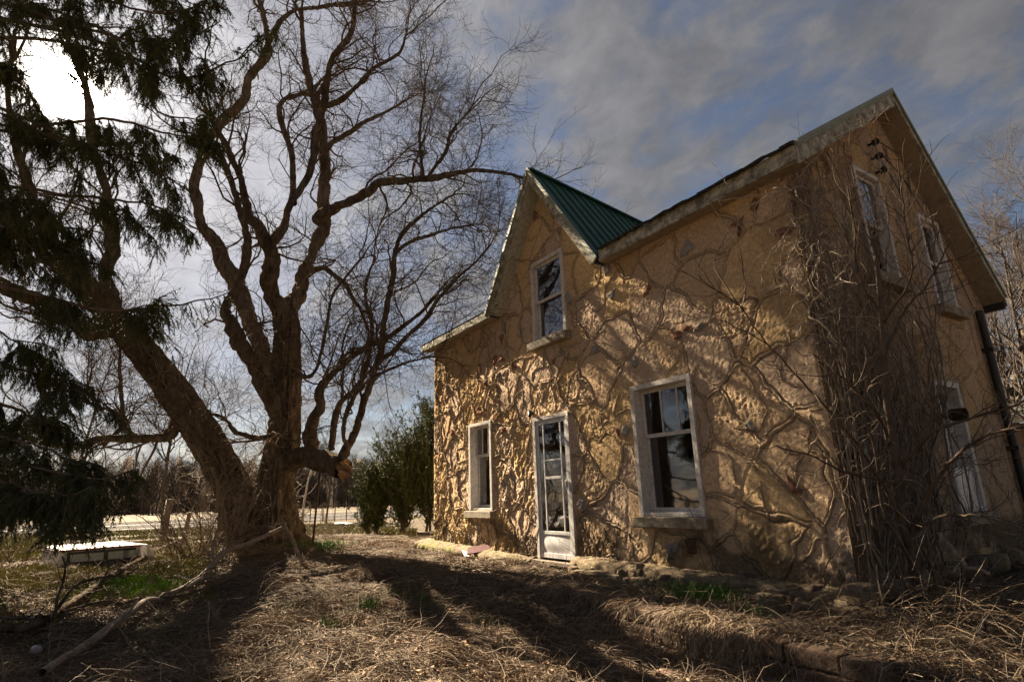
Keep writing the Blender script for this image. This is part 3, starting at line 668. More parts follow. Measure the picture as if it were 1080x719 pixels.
p, r_ = smoothpath([(.02, 2.9, 4.9), (.03, 3.2, 4.6), (.02, 3.9, 3.9), (.03, 4.3, 3.2)], [.006] * 4, 16); wr.append(tubes(p[None], r_[None], 5))
V, Q = join(wr); link('wiring', mesh_np('wiring', V, Q, mat=M['black']), H)
V, Q = tubes(np.array([[(.02, 2.36, 1.56), (.15, 2.34, 1.56), (.16, 2.34, 1.56), (.30, 2.32, 1.55)]]), np.array([[.03, .03, .07, .075]]), 10); link('wall_lamp', mesh_np('wall_lamp', V, Q, mat=M['metal']), H)

# ------------------------------------------------------------------ retaining wall
RW = empty('retaining_wall', (-1.2, -1.35, -.4), 'low crumbling block retaining wall in front of the house, draped with dry grass', 'wall')
bl = []
for course in range(3):
    x = XR0 + course * .12; 
    while x < XR1:
        l_ = random.uniform(.38, .52); ztp = -.225 - course * .125
        xe = min(x + l_, XR1 + .02)
        if xe - x > .12: bl.append((((x + xe) / 2, yR((x + xe) / 2) + .02 - course * .03 + random.uniform(-.012, .012), ztp - .06), (xe - x - .008, .27, .118)))
        x = xe
for k, (c, sz) in enumerate(bl):
    b = MB(); b.box(-sz[0] / 2, sz[0] / 2, -sz[1] / 2, sz[1] / 2, -sz[2] / 2, sz[2] / 2); o = b.build('block', M['brick'], None, bevel=.014, jitter=.006)
    o.parent = RW; o.location = Vector(c) - RW.location; o.rotation_euler = (random.uniform(-.02, .02), random.uniform(-.02, .02), -.10 + random.uniform(-.03, .03))
c_ = onz(708, 716, -.52)
b = MB(); b.box(-.1, .1, -.07, .07, -.1, .05); o = b.build('fallen_block', M['brick'], None, bevel=.012, jitter=.006); o.location = tuple(c_); o.rotation_euler = (0, .05, .5)
tag(o, 'single loose block sunk in dead grass at the bottom of the photo', 'block')

# ------------------------------------------------------------------ big old tree
BT0 = onz(272, 580, -.22); TD = float(-(R.T @ (BT0 - CAM))[2])       # depth of the tree
T = empty('old_tree', BT0, 'huge bare old tree with two massive leaning stems and a broken horizontal limb', 'tree')
# limbs: (x, y, width in px, depth offset)
LIMBS = {
 'stemL': [(268, 600, 76, .1), (262, 560, 66, .1), (246, 515, 54, 0), (222, 470, 50, -.2), (196, 430, 46, -.5), (168, 392, 44, -.8), (138, 356, 42, -1.1), (110, 328, 34, -1.4)],
 'stemR': [(290, 600, 80, 0), (285, 562, 66, 0), (288, 515, 54, 0), (297, 470, 48, .1), (302, 430, 44, .2), (303, 390, 42, .3), (303, 350, 38, .4), (301, 325, 34, .5)],
 'a1': [(128, 345, 28, -1.2), (85, 345, 24, -1.8), (45, 320, 22, -2.3), (0, 300, 20, -2.8), (-60, 280, 14, -3.2)],
 'a2': [(116, 335, 26, -1.3), (112, 300, 20, -1.2), (117, 255, 18, -.9), (112, 205, 15, -.6), (98, 150, 12, -.2), (92, 95, 9, .2), (70, 40, 6, .4)],
 'a3': [(122, 340, 26, -1.3), (90, 295, 20, -1.9), (62, 262, 18, -2.3), (38, 225, 14, -2.7), (22, 170, 11, -3), (10, 110, 8, -3.2), (15, 40, 5, -3.2)],
 'a4': [(100, 325, 22, -1.4), (70, 290, 18, -.8), (40, 262, 15, -.4), (5, 235, 12, 0), (-40, 190, 8, .3)],
 'a5': [(190, 440, 24, -.3), (178, 458, 16, -.8), (148, 464, 13, -1.2), (112, 461, 11, -1.7), (75, 470, 9, -2.2), (30, 460, 8, -2.5), (-20, 440, 5, -2.8)],
 'b1': [(302, 425, 24, .3), (280, 380, 22, .6), (267, 345, 21, 1.1), (250, 300, 22, 1.6), (234, 270, 20, 1.9), (214, 238, 17, 2.1), (207, 205, 15, 2.3), (214, 165, 14, 2.4), (226, 138, 13, 2.5), (254, 105, 12, 2.6), (265, 80, 10, 2.6), (284, 56, 8, 2.7), (280, 25, 7, 2.8), (270, -10, 5, 3)],
 'b2': [(300, 455, 26, .2), (276, 402, 23, -.1), (256, 368, 22, -.3), (243, 342, 20, -.5), (240, 322, 16, -.6), (255, 292, 13, -.7), (260, 250, 11, -.9), (250, 215, 9, -1.1), (239, 180, 7, -1.2), (228, 150, 5, -1.2)],
 'b3': [(265, 82, 8, 2.6), (300, 20, 6, 2.3), (340, 8, 5, 2), (372, 4, 4, 1.8)],
 'c1': [(300, 335, 28, .4), (286, 298, 22, .1), (282, 262, 19, -.3), (268, 236, 14, -.6), (260, 215, 12, -.8), (252, 185, 10, -1), (240, 158, 7, -1.3), (215, 110, 5, -1.5)],
 'c2': [(302, 332, 28, .5), (314, 305, 23, .8), (329, 276, 21, 1.0), (337, 247, 19, 1.1), (341, 210, 16, 1.2), (341, 160, 14, 1.3), (336, 120, 12, 1.3), (327, 88, 10, 1.2), (320, 46, 7, 1.1), (318, 10, 5, 1)],
 'c3': [(283, 262, 14, -.3), (298, 240, 13, -.1), (310, 215, 12, .2), (330, 170, 11, .6), (333, 134, 10, .8), (342, 112, 10, .7), (345, 84, 8, .5), (352, 60, 8, .3), (369, 35, 7, .2), (374, 5, 5, .1), (372, -25, 4, 0)],
 'c4': [(341, 113, 8, .7), (365, 102, 7, .4), (380, 86, 6, .1), (397, 70, 5, -.2), (420, 55, 4, -.4), (430, 30, 2.5, -.5)],
 'c5': [(310, 215, 10, .2), (306, 160, 8, 1), (294, 118, 7, 1.4), (300, 106, 6, 1.5), (322, 98, 5, 1.6)],
 'c6': [(341, 160, 9, 1.3), (352, 150, 8, 1.5), (376, 134, 6, 1.8), (411, 116, 4, 2.2), (432, 104, 2.5, 2.4)],
 'd1': [(334, 232, 16, 1), (354, 218, 13, .6), (383, 207, 12, .2), (397, 195, 11, 0), (425, 190, 9.5, -.4), (460, 187, 8, -.9), (492, 181, 6, -1.3), (527, 181, 5, -1.8), (552, 187, 3, -2.2)],
 'd2': [(446, 187, 6, -.7), (443, 141, 4, -.7), (448, 95, 2.5, -.8)],
 'd3': [(452, 187, 5, -.8), (470, 160, 4, -1), (475, 142, 3.5, -1.2), (492, 120, 2.5, -1.4)],
 'e1': [(325, 478, 20, -.3), (328, 452, 17, -.4), (336, 430, 15, -.5), (338, 408, 13, -.6), (360, 387, 9, -.8), (384, 367, 8, -1), (414, 352, 7, -1.3), (440, 333, 5, -1.6), (470, 300, 3, -1.8)],
 'e2': [(361, 482, 13, -1), (376, 454, 11, -1), (387, 413, 10, -1.1), (400, 380, 9, -1.2), (407, 337, 8, -1.3), (414, 297, 7, -1.4), (417, 263, 6.5, -1.5), (430, 240, 5.5, -1.6), (454, 221, 4, -1.8), (480, 205, 2.5, -2)],
 'e3': [(399, 382, 7, -1.2), (420, 363, 7, -1.4), (447, 337, 6, -1.7), (467, 310, 5, -2), (495, 282, 3.5, -2.3), (515, 262, 2.5, -2.5)],
 'e4': [(417, 268, 5, -1.5), (435, 255, 5, -1.2), (464, 245, 4, -.9), (500, 236, 2.5, -.6)],
 'e5': [(350, 475, 11, -.8), (357, 430, 9, -.9), (374, 410, 9, -.9), (384, 392, 6, -.8), (392, 350, 5, -.5), (385, 310, 4, -.3), (396, 270, 2.5, 0)],
 'e6': [(366, 480, 7, -1), (362, 455, 6, -1.3), (368, 430, 6, -1.6), (384, 405, 4, -2), (420, 385, 3, -2.3), (460, 375, 2, -2.6)],
 'f1': [(300, 455, 16, 0), (275, 462, 7, -1.0), (250, 455, 6, -1.4), (235, 440, 4, -1.7), (215, 436, 2.5, -2)],
 'f2': [(318, 290, 9, .8), (340, 283, 7, .2), (362, 300, 6, -.3), (376, 320, 5, -.7), (390, 350, 3, -1)],
 'f3': [(108, 470, 6, -1.5), (130, 448, 5, -1.2), (124, 435, 4, -1.2), (92, 424, 4, -1.3), (91, 412, 5, -1.3), (92, 405, 2, -1.3)],
 'f4': [(160, 463, 8, -1), (132, 452, 6, -1.1), (128, 415, 5, -1.1), (126, 380, 4, -1.2), (127, 345, 2.5, -1.2)],
 'f5': [(298, 388, 10, .2), (330, 395, 4, -.5), (345, 345, 4, -.7), (352, 310, 3.5, -.8), (385, 268, 2.5, -1)],
}
THICK = {'stemL', 'stemR'}
limb_pts = []; limb_rad = []
def px_path(pl, D=TD):
    p = [P(x, y, D + o) for x, y, w_, o in pl]; r_ = [(.66 + .16 * sstep(520, 570, y) if w_ > 30 else .74 + .1 * max(0, (8 - w_) / 8)) * w_ / 2 / FPX * (D + o) for x, y, w_, o in pl]; return p, r_
def barkify(V, Q, amp, ns=26):
    """vertical furrows"""
    return V
for nm, pl in LIMBS.items():
    p, r_ = px_path(pl)
    if nm in THICK:
        K = 230; p, r_ = smoothpath(p, r_, K); sd = 110
        # spread the foot into buttress roots
        V, Q = tubes(p[None], r_[None], sd)
        V = V.reshape(K, sd, 3); ctr = p[:, None]; a = np.arange(sd) / sd * 2 * np.pi; s_ = np.cumsum(np.r_[0, np.linalg.norm(np.diff(p, axis=0), axis=1)])
        Acir, Sg = np.meshgrid(a, s_)
        fur = np.abs(vnoise(np.cos(Acir) * 4.5 + 9 + Sg * .5, np.sin(Acir) * 4.5 + 9 + Sg * .35, 5) - .5) * 2
        fin = np.abs(fbm(np.cos(Acir) * 13 + 30 + Sg * .8, np.sin(Acir) * 13 + 30 + Sg * 1.6, 3, 6) - .5) * 4
        knot = fbm(Acir * 2 + 5, Sg * 2.2, 3, 12)
        flare = 1 + .42 * np.exp(-Sg / .5) * (.3 + np.abs(np.sin(Acir * 2.5 + 1)))
        mul = flare * (1 + .17 * (fur - .4) + .13 * (fin - .4) + .16 * (knot - .5) + .10 * (np.abs(vnoise(Acir * 9 + Sg * .6, Sg * 2.0, 15) - .5) * 2 - .4))
        mul[:, :] *= 1; V = ctr + (V - ctr) * mul[..., None]
        link('trunk', mesh_np('trunk', V.reshape(-1, 3), Q, mat=M['bark']), T)
    else:
        K = 10 * len(pl); p, r_ = smoothpath(p, r_, K)
        wv = rng.normal(0, 1, (K, 3)); ker = np.ones(7) / 7
        wv = np.stack([np.convolve(wv[:, c], ker, 'same') for c in range(3)], -1) * (r_[:, None] * .5 + .012); wv[0] = 0; p = p + wv
        V, Q = tubes(p[None], (r_ * (1 + .35 * np.convolve(rng.standard_normal(K), np.ones(9) / 9, 'same')))[None], 14, rough=.07); link('limb', mesh_np('limb', V, Q, mat=M['bark']), T)
    q, rq = smoothpath(p, r_, 24); limb_pts.append(q); limb_rad.append(rq)
# broken horizontal limb with splintered end
brk = [(290, 492, 38, 0), (305, 486, 33, -.2), (322, 482, 31, -.4), (340, 486, 29, -.6), (352, 489, 33, -.8), (362, 494, 34, -.95)]
p, r_ = px_path(brk); p, r_ = smoothpath(p, r_, 50); V, Q = tubes(p[None], r_[None], 28, rough=.0)
V = V.reshape(50, 28, 3); nn = vnoise(np.arange(28)[None] * .7 + np.zeros((50, 1)), np.arange(50)[:, None] * .25, 9); V = p[:, None] + (V - p[:, None]) * (1 + .28 * (nn - .5))[..., None]
bo = link('broken_limb', mesh_np('broken_limb', V.reshape(-1, 3), Q, mat=M['bark']), T); bo['label'] = 'thick horizontal limb sawn and splintered at its end'
ax_ = unit(p[-1] - p[-4]); e1_ = unit(np.cross(ax_, [0, 0, 1])); e2_ = np.cross(e1_, ax_); Vv = []; K = 9; sd = 28
for k in range(K):
    rr = r_[-1] * .92 * (1 - k / (K - 1))
    for s_ in range(sd):
        a = s_ / sd * 2 * np.pi; spl = .30 * float(vnoise(s_ * .9, k * .6, 77)) * (.3 + k / K) + (.10 if a > 3.1 else 0)
        Vv.append(p[-1] - ax_ * .06 + e1_ * math.cos(a) * rr + e2_ * math.sin(a) * rr + ax_ * spl)
Q = [(k * sd + s_, k * sd + (s_ + 1) % sd, (k + 1) * sd + (s_ + 1) % sd, (k + 1) * sd + s_) for k in range(K - 1) for s_ in range(sd)]
link('splintered_end', mesh_np('splintered_end', np.array(Vv), np.array(Q), mat=M['cutwood'], smooth=False), bo)

LP = np.array(limb_pts); LR = np.array(limb_rad)
allt = []
big = LR.mean(1); n_thick = [i for i, k in enumerate(LIMBS) if k not in THICK]
LPn, LRn = LP[n_thick], LR[n_thick]
llen = np.linalg.norm(np.diff(LPn, axis=1), axis=2).sum(1)
def mult(n, i): return n
# generation 1 off the limbs
gens = []
s, d, r_, pi_ = spawn(LPn, LRn, 12, .12, 1.0, (.5, 1.2))
d = unit(d + np.array([0, 0, .25])); ln = rng.uniform(.9, 2.4, len(s)) * (.6 + 5 * np.minimum(r_, .12)); r1 = np.minimum(np.maximum(r_ * .42, .008), .030)
p1, q1 = grow(s, d, ln, r1, 10, .32, .04, .3); allt.append(tubes(p1, q1, 5))
# tips continue
s, d, r_, _ = spawn(LPn, LRn, 3, .93, 1.0, (.1, .6)); ln = rng.uniform(1.0, 2.2, len(s)); pt, qt = grow(s, d, ln, np.maximum(r_ * .7, .01), 10, .25, .03, .3); allt.append(tubes(pt, qt, 5))
P1 = np.concatenate([p1, pt]); Q1 = np.concatenate([q1, qt])
s, d, r_, i_ = spawn(P1, Q1, 6, .12, 1.0, (.4, 1.1)); ln = rng.uniform(.4, 1.25, len(s)); p2, q2 = grow(s, d, ln, np.maximum(r_ * .5, .0042), 7, .32, .03, .4); allt.append(tubes(p2, q2, 4))
s, d, r_, i_ = spawn(p2, q2, 6, .1, 1.0, (.4, 1.1)); ln = rng.uniform(.2, .7, len(s)); p3, q3 = grow(s, d, ln, np.maximum(r_ * .6, .0032), 5, .25, .03, .5); allt.append(tubes(p3, q3, 3))
sel = rng.random(len(p3)) < .6
s, d, r_, i_ = spawn(p3[sel], q3[sel], 2, .2, 1.0, (.4, 1.0)); ln = rng.uniform(.1, .35, len(s)); p4, q4 = grow(s, d, ln, np.full(len(s), .0027), 3, .25, .03, .6); allt.append(tubes(p4, q4, 3))
# wispy shoots on the stems
iT = [0, 1]; s, d, r_, _ = spawn(LP[iT], LR[iT], 260, .1, 1.0, (1.2, 1.6)); s = s + unit(d) * r_[:, None] * .95
ln = rng.uniform(.2, 1.0, len(s)); pa, qa = grow(s, d, ln, rng.uniform(.004, .009, len(s)), 8, .4, .06, .4); sh = [tubes(pa, qa, 4)]
s, d, r_, _ = spawn(pa, qa, 3, .2, 1, (.5, 1.2)); ln = rng.uniform(.1, .4, len(s)); pb, qb = grow(s, d, ln, np.full(len(s), .004), 5, .35, .03, .5); sh.append(tubes(pb, qb, 3))
V, Q = join(allt); link('crown', mesh_np('crown', V, Q, mat=M['twig']), T)
V, Q = join(sh); link('stem_shoots', mesh_np('stem_shoots', V, Q, mat=M['deadwood']), T)

# generic bare tree -----------------------------------------------------
def bare_tree(name, pos, h, r0, label, cat='tree', group=None, nb=22, mt='twig', lean=(0, 0), dens=1.0, base=.25, twigr=.006, trunkmat=None):
    o = empty(name, pos, label, cat, group)
    tp, tr = grow(np.array([pos]), np.array([[lean[0], lean[1], 1.0]]), np.array([h]), np.array([r0]), 14, .06, .06, .12)
    V, Q = tubes(tp, tr, 10, rough=.08); link('trunk', mesh_np('trunk', V, Q, mat=trunkmat or M['bark']), o)
    L_ = []
    s, d, r_, _ = spawn(tp, tr, nb, base, 1, (.5, 1.0)); t_ = (s[:, 2] - pos[2]) / h
    ln = h * rng.uniform(.22, .42, len(s)) * (1.2 - .7 * t_); p_, q_ = grow(s, d, ln, np.maximum(r_ * .5, twigr * 1.5), 9, .16, .07, .25); L_.append(tubes(p_, q_, 5))
    s, d, r_, _ = spawn(p_, q_, int(7 * dens), .15, 1, (.4, .9)); ln = h * rng.uniform(.06, .17, len(s)); p2_, q2_ = grow(s, d, ln, np.maximum(r_ * .6, twigr), 7, .2, .06, .4); L_.append(tubes(p2_, q2_, 3))
    s, d, r_, _ = spawn(p2_, q2_, int(5 * dens), .15, 1, (.4, .9)); ln = h * rng.uniform(.03, .08, len(s)); p3_, q3_ = grow(s, d, ln, np.full(len(s), twigr * .75), 4, .22, .04, .5); L_.append(tubes(p3_, q3_, 3))
    V, Q = join(L_); link('crown', mesh_np('crown', V, Q, mat=M[mt]), o); return o
def ground_at(px, py): 
    z = -.3
    for _ in range(8):
        p = onz(px, py, z); z = float(gz(p[0], p[1]))
    return np.array([p[0], p[1], z])
def along(px, d, z=None):
    """ground point in the column px at depth d"""
    p = P(px, 530, d); return np.array([p[0], p[1], float(gz(p[0], p[1]))])

# right background trees
bare_tree('bare_tree', along(1068, 15.), 9.6, .17, 'bare tree rising behind the rear corner of the house', nb=40, dens=1.5, mt='farwood')
bare_tree('bare_tree', along(1120, 12.), 6.6, .10, 'smaller bare tree at the right edge of the photo behind the house', nb=36, dens=1.4, mt='farwood')
# thin trees and saplings behind the old tree
GB = 'slender bare trees between the yard and the road'
for px, d, h, r0, lb in ((72, 26, 9, .10, 'slender bare tree beyond the camper shell near the road'), (175, 30, 10, .12, 'slender bare tree behind the left stem of the old tree'),
                         (345, 30, 5, .06, 'slim bare tree just right of the broken limb'), (405, 34, 5.5, .07, 'slender bare tree rising behind the cedar bushes'), (455, 38, 6.0, .08, 'bare tree peeping past the far corner of the house')):
    bare_tree('bare_tree', along(px, d), h, r0, lb, group=GB, nb=18, twigr=.006, mt='farwood')
bare_tree('birch_tree', along(320, 20.5), 3.2, .06, 'pale straight birch stem beside the metal stake', nb=7, base=.5, trunkmat=M['birch'])
V, Q = None, None

def bush(name, pos, n, ln, label, group=None, mt='twig', spread=.7, r=.009, gen2=7):
    o = empty(name, pos, label, 'shrub', group)
    d = unit(np.c_[rng.normal(0, spread, (n, 2)), np.ones(n)]); s = np.array(pos) + np.c_[rng.normal(0, .15, (n, 2)), np.zeros(n) - .05]
    p_, q_ = grow(s, d, rng.uniform(.5, 1, n) * ln, np.full(n, r), 10, .12, -.03, .3); L_ = [tubes(p_, q_, 5)]
    s, d, r_, _ = spawn(p_, q_, gen2, .25, 1, (.4, .9)); p2_, q2_ = grow(s, d, rng.uniform(.15, .45, len(s)) * ln * .6, np.maximum(r_ * .6, .004), 6, .2, .02, .4); L_.append(tubes(p2_, q2_, 3))
    s, d, r_, _ = spawn(p2_, q2_, 3, .25, 1, (.4, .9)); p3_, q3_ = grow(s, d, rng.uniform(.1, .3, len(s)) * ln * .4, np.full(len(s), .0035), 4, .2, .02, .4); L_.append(tubes(p3_, q3_, 3))
    V, Q = join(L_); link('stems', mesh_np('stems', V, Q, mat=M[mt]), o); return o
GS = 'bare shrubs round the foot of the old tree'
bush('bare_shrub', ground_at(232, 590), 46, 2.2, 'spreading bare shrub against the left foot of the old tree', GS, 'deadwood', .6)
bush('bare_shrub', ground_at(195, 592), 20, 2.4, 'dark arching bare shrub between the camper shell and the old tree', GS, 'twig', .8, .012)
bush('bare_shrub', ground_at(8, 600), 12, 1.6, 'thin bare shrub at the left edge of the photo', GS, 'twig', .5)
bush('bare_shrub', ground_at(345, 566), 26, 1.3, 'low dry shrub on the bank beyond the metal stake', GS, 'deadwood', .8, .006)

# ------------------------------------------------------------------ spruce with drooping boughs
SD = 8.8; sb = P(-150, 600, SD); sb[2] = float(gz(sb[0], sb[1])); SP = empty('spruce_tree', sb, 'tall dark spruce whose drooping boughs hang in from the left edge', 'tree')
tp = np.array([sb + np.array([0, 0, z]) for z in np.linspace(-.1, 13, 14)]); V, Q = tubes(tp[None], np.linspace(.24, .05, 14)[None], 14, rough=.08); link('trunk', mesh_np('trunk', V, Q, mat=M['bark']), SP)
B = [  # traced boughs (x, y, depth)
 [(-150, -70, 8.8), (-20, -20, 8.4), (80, -5, 8), (170, 14, 7.7), (238, 2, 7.5)],
 [(-150, -30, 8.8), (-10, 0, 8.2), (100, 35, 7.8), (180, 40, 7.5), (235, 18, 7.3)],
 [(-150, 10, 8.8), (0, 22, 8.6), (110, 45, 8.4), (180, 80, 8.2), (235, 62, 8), (272, 38, 7.9)],
 [(-150, 60, 8.8), (0, 40, 8.9), (130, 60, 9), (160, 110, 9.1), (195, 122, 9.1), (225, 125, 9.1)],
 [(-150, 90, 8.8), (0, 130, 8.6), (115, 122, 8.4), (190, 142, 8.3), (225, 150, 8.2)],
 [(-150, 150, 8.8), (0, 140, 8.6), (60, 148, 8.2), (140, 172, 8.0), (190, 196, 7.9)],
 [(-150, 190, 8.8), (0, 196, 8.5), (90, 206, 8.2), (150, 214, 8.1), (210, 235, 8)],
 [(-150, 230, 8.8), (0, 235, 8.6), (60, 262, 8.4), (110, 280, 8.3)],
 [(-150, 250, 8.8), (-10, 300, 8.0), (100, 322, 7.8), (180, 316, 7.6), (245, 304, 7.5)],
 [(-150, 330, 8.8), (-10, 380, 8.2), (50, 395, 8), (95, 415, 7.8)],
 [(-150, 370, 8.8), (-10, 420, 8.1), (40, 440, 7.9), (95, 462, 7.7)],
 [(-150, 420, 8.8), (-10, 480, 7.4), (60, 492, 7.0), (128, 498, 6.7)],
 [(-150, 470, 8.8), (-10, 515, 7.0), (50, 522, 6.6), (112, 528, 6.3)],
 [(-150, 560, 8.8), (-90, 600, 6.4), (-45, 612, 5.9), (-15, 620, 5.7)],
 [(-150, 120, 8.8), (-60, 150, 8.2), (10, 180, 7.9), (40, 215, 7.8)],
 [(-150, 40, 8.8), (-60, 60, 8.0), (10, 75, 7.6), (42, 90, 7.5)],
 [(-150, 0, 8.8), (-40, 10, 9.4), (60, 25, 9.7), (140, 30, 9.9), (185, 60, 10)],
 [(-150, 20, 8.8), (-30, 60, 9.3), (30, 100, 9.6), (45, 140, 9.7)],
 [(-150, 130, 8.8), (-20, 110, 9), (90, 150, 9.3), (150, 150, 9.4), (175, 170, 9.5)],
 [(-150, 280, 8.8), (-30, 255, 9.2), (50, 235, 9.4), (105, 245, 9.5)],
 [(-150, -60, 8.8), (0, -50, 9.2), (120, -20, 9.4), (200, -10, 9.4)],
 [(-150, 290, 8.8), (-60, 330, 8.3), (0, 350, 8), (40, 375, 7.9)],
 [(-150, 440, 8.8), (-20, 500, 7.2), (50, 525, 6.8), (100, 560, 6.6)],
 [(-150, 400, 8.8), (-20, 455, 7.6), (40, 475, 7.2), (75, 500, 7.0)],
 [(-150, 100, 8.8), (-40, 190, 8.4), (20, 250, 8.2), (60, 300, 8.1)],
 [(-150, 60, 8.8), (-40, 100, 8.0), (0, 130, 7.8), (25, 180, 7.7)],
 [(-150, 150, 8.8), (-30, 220, 8.9), (20, 260, 9.1), (75, 325, 9.3)],
 [(-150, -50, 8.8), (20, 5, 8.9), (100, 30, 9.0), (165, 75, 9.1)],
]
bp = []; br = []
for q in B:
    p, r_ = smoothpath([P(*c) for c in q], np.linspace(.035, .006, len(q)), 30); bp.append(p); br.append(r_)
# the tree's other boughs, away from the lens
cv = unit(sb[:2] - CAM[:2])
for k in range(46):
    z = rng.uniform(.8, 12.2); a = rng.uniform(0, 2 * np.pi); d2 = np.array([math.cos(a), math.sin(a)])
    if d2 @ np.array([R[0, 0], R[1, 0]]) > .1: continue
    ln = 3.3 * (1 - z / 14) + .5; pts = [sb + np.array([0, 0, z]), sb + np.array([*(d2 * ln * .5), z - .1 * ln]), sb + np.array([*(d2 * ln), z - .25 * ln + .2])]
    p, r_ = smoothpath(pts, [.035, .02, .006], 30); bp.append(p); br.append(r_)
bp = np.array(bp); br = np.array(br)
bp[:, 4:] += np.cumsum(rng.normal(0, .012, (len(bp), 26, 3)), 1); nB = len(B)
sf, df, rf, _ = spawn(bp[:nB], br[:nB], 8, .25, .95, (.4, 1.0)); bi_ = np.repeat(np.arange(nB), 8); df = unit(df * np.array([1, 1, .5]) + np.array([0, 0, -.22]))
fp, fr2 = grow(sf, df, rng.uniform(.35, .8, len(sf)) * np.where(((bi_ > 9) & (bi_ < 14)) | (bi_ > 21) & (bi_ < 24), .6, 1), np.full(len(sf), .011), 30, .05, -.012, .4)
so_, do_, ro_, _ = spawn(bp[nB:], br[nB:], 4, .3, .95, (.5, 1.0)); do_ = unit(do_ * np.array([1, 1, .4])); op, orr = grow(so_, do_, rng.uniform(.5, 1.1, len(so_)), np.full(len(so_), .011), 30, .05, -.01, .4)
bp = np.concatenate([bp[:nB], fp, bp[nB:], op]); br = np.concatenate([br[:nB], fr2, br[nB:], orr]); NV = nB + len(fp); L_ = [tubes(bp, br, 5)]
blen = np.linalg.norm(np.diff(bp, axis=1), axis=2).sum(1)
# branchlets: hang from the bough, more sideways near tips
nv = NV; s, d, r_, i_ = [np.concatenate(z) for z in zip(spawn(bp[:nv], br[:nv], 27, .10, 1, (.5, 1.3)), spawn(bp[nv:], br[nv:], 16, .12, 1, (.6, 1.3)))]
d = unit(d * np.array([1, 1, .3]) + np.array([0, 0, -.9]) * rng.uniform(.0, 1.9, len(d))[:, None]); ln = rng.uniform(.12, .62, len(s)) * rng.uniform(.5, 1.1, len(s))
ray_ = s - CAM; gap = np.linalg.norm(ray_ - (ray_ @ SUN)[:, None] * SUN, axis=1) > .45; s, d, ln = s[gap], d[gap], ln[gap]     # the opening in the boughs the sun shines through
pb, qb = grow(s, d, ln, np.full(len(s), .005), 8, .10, -.12, .4); L_.append(tubes(pb, qb, 3))
s2_, d2_, _, _ = spawn(pb, qb, 3, .1, .8, (.5, .9)); d2_ = unit(d2_ + np.array([0, 0, -.35])); ln2 = rng.uniform(.07, .24, len(s2_)); pc, qc = grow(s2_, d2_, ln2, np.full(len(s2_), .0035), 8, .08, -.1, .5); L_.append(tubes(pc, qc, 3))
V, Q = join(L_); link('boughs', mesh_np('boughs', V, Q, mat=M['twig']), SP)
def needles(pts, per, ln, wd):
    n, K, _ = pts.shape; m_ = n * per; i = np.repeat(np.arange(n), per); t_ = rng.random(m_) * (K - 1); k = np.minimum(t_.astype(int), K - 2); f = (t_ - k)[:, None]
    s = pts[i, k] * (1 - f) + pts[i, k + 1] * f; d = unit(pts[i, k + 1] - pts[i, k]); q = unit(np.cross(d, rng.normal(0, 1, d.shape)))
    dr = unit(d * .75 + q); l_ = ln * rng.uniform(.7, 1.3, m_)[:, None]; sd_ = unit(np.cross(dr, rng.normal(0, 1, dr.shape))) * wd
    V = np.stack([s - sd_, s + sd_, s + dr * l_], 1).reshape(-1, 3); T_ = np.arange(m_ * 3).reshape(-1, 3)
    return V, T_, np.repeat(rng.random(n)[i] * .6 + rng.random(m_) * .4, 3)
allp = np.concatenate([pb, pc]); V, T_, a_ = needles(allp, 46, .028, .0036)
link('needles', mesh_np('needles', V, None, T_, mat=M['needle'], smooth=False, attrs={'rnd': a_}), SP)

# ------------------------------------------------------------------ cedar bushes
def cedar(pos, h, rad, label, nstem=4, n=9000, lobes=9):
    o = empty('cedar_bush', pos, label, 'bush', 'cedar bushes by the far corner of the house')
    s = np.array(pos) + np.c_[rng.normal(0, .12, (nstem, 2)), np.full(nstem, -.05)]; tp, tr = grow(s, np.c_[rng.normal(0, .12, (nstem, 2)), np.ones(nstem)], np.full(nstem, h * .85), np.full(nstem, .045), 12, .05, .05, .2)
    V, Q = tubes(tp, tr, 8, rough=.1); link('trunk', mesh_np('trunk', V, Q, mat=M['bark']), o)
    s, d, r_, _ = spawn(tp, tr, 105, .02, 1, (.7, 1.2)); d[:, 2] += .3; zr = (s[:, 2] - pos[2]) / h; prof = np.sin(np.clip(zr * 1.05 + .08, 0, 1) ** .75 * np.pi) ** .7
    ln = rad * (.25 + 1.1 * rng.random(len(s)) ** 1.5) * np.maximum(prof, .45); p_, q_ = grow(s, d, ln, np.full(len(s), .008), 7, .12, .10, .4)
    s2, d2, r2, _ = spawn(p_, q_, 9, .35, 1, (.4, 1.0)); p2_, q2_ = grow(s2, d2, rng.uniform(.08, .22, len(s2)), np.full(len(s2), .004), 5, .15, .1, .5)
    V, Q = join([tubes(p_, q_, 3), tubes(p2_, q2_, 3)]); link('branches', mesh_np('branches', V, Q, mat=M['twig']), o)
    V, T_, a_ = needles(p2_, 18, .055, .011); link('foliage', mesh_np('foliage', V, None, T_, mat=M['cedar'], smooth=False, attrs={'rnd': a_}), o)
cedar(ground_at(393, 562), 2.2, 1.4, 'small rounded cedar bush at the left of the pair')
cedar(ground_at(425, 562) + np.array([-.3, .3, 0]), 3.1, 2.1, 'taller cedar bush in the middle of the clump')
cedar(along(452, 19.5), 4.6, 2.2, 'tallest cedar against the far corner of the house')

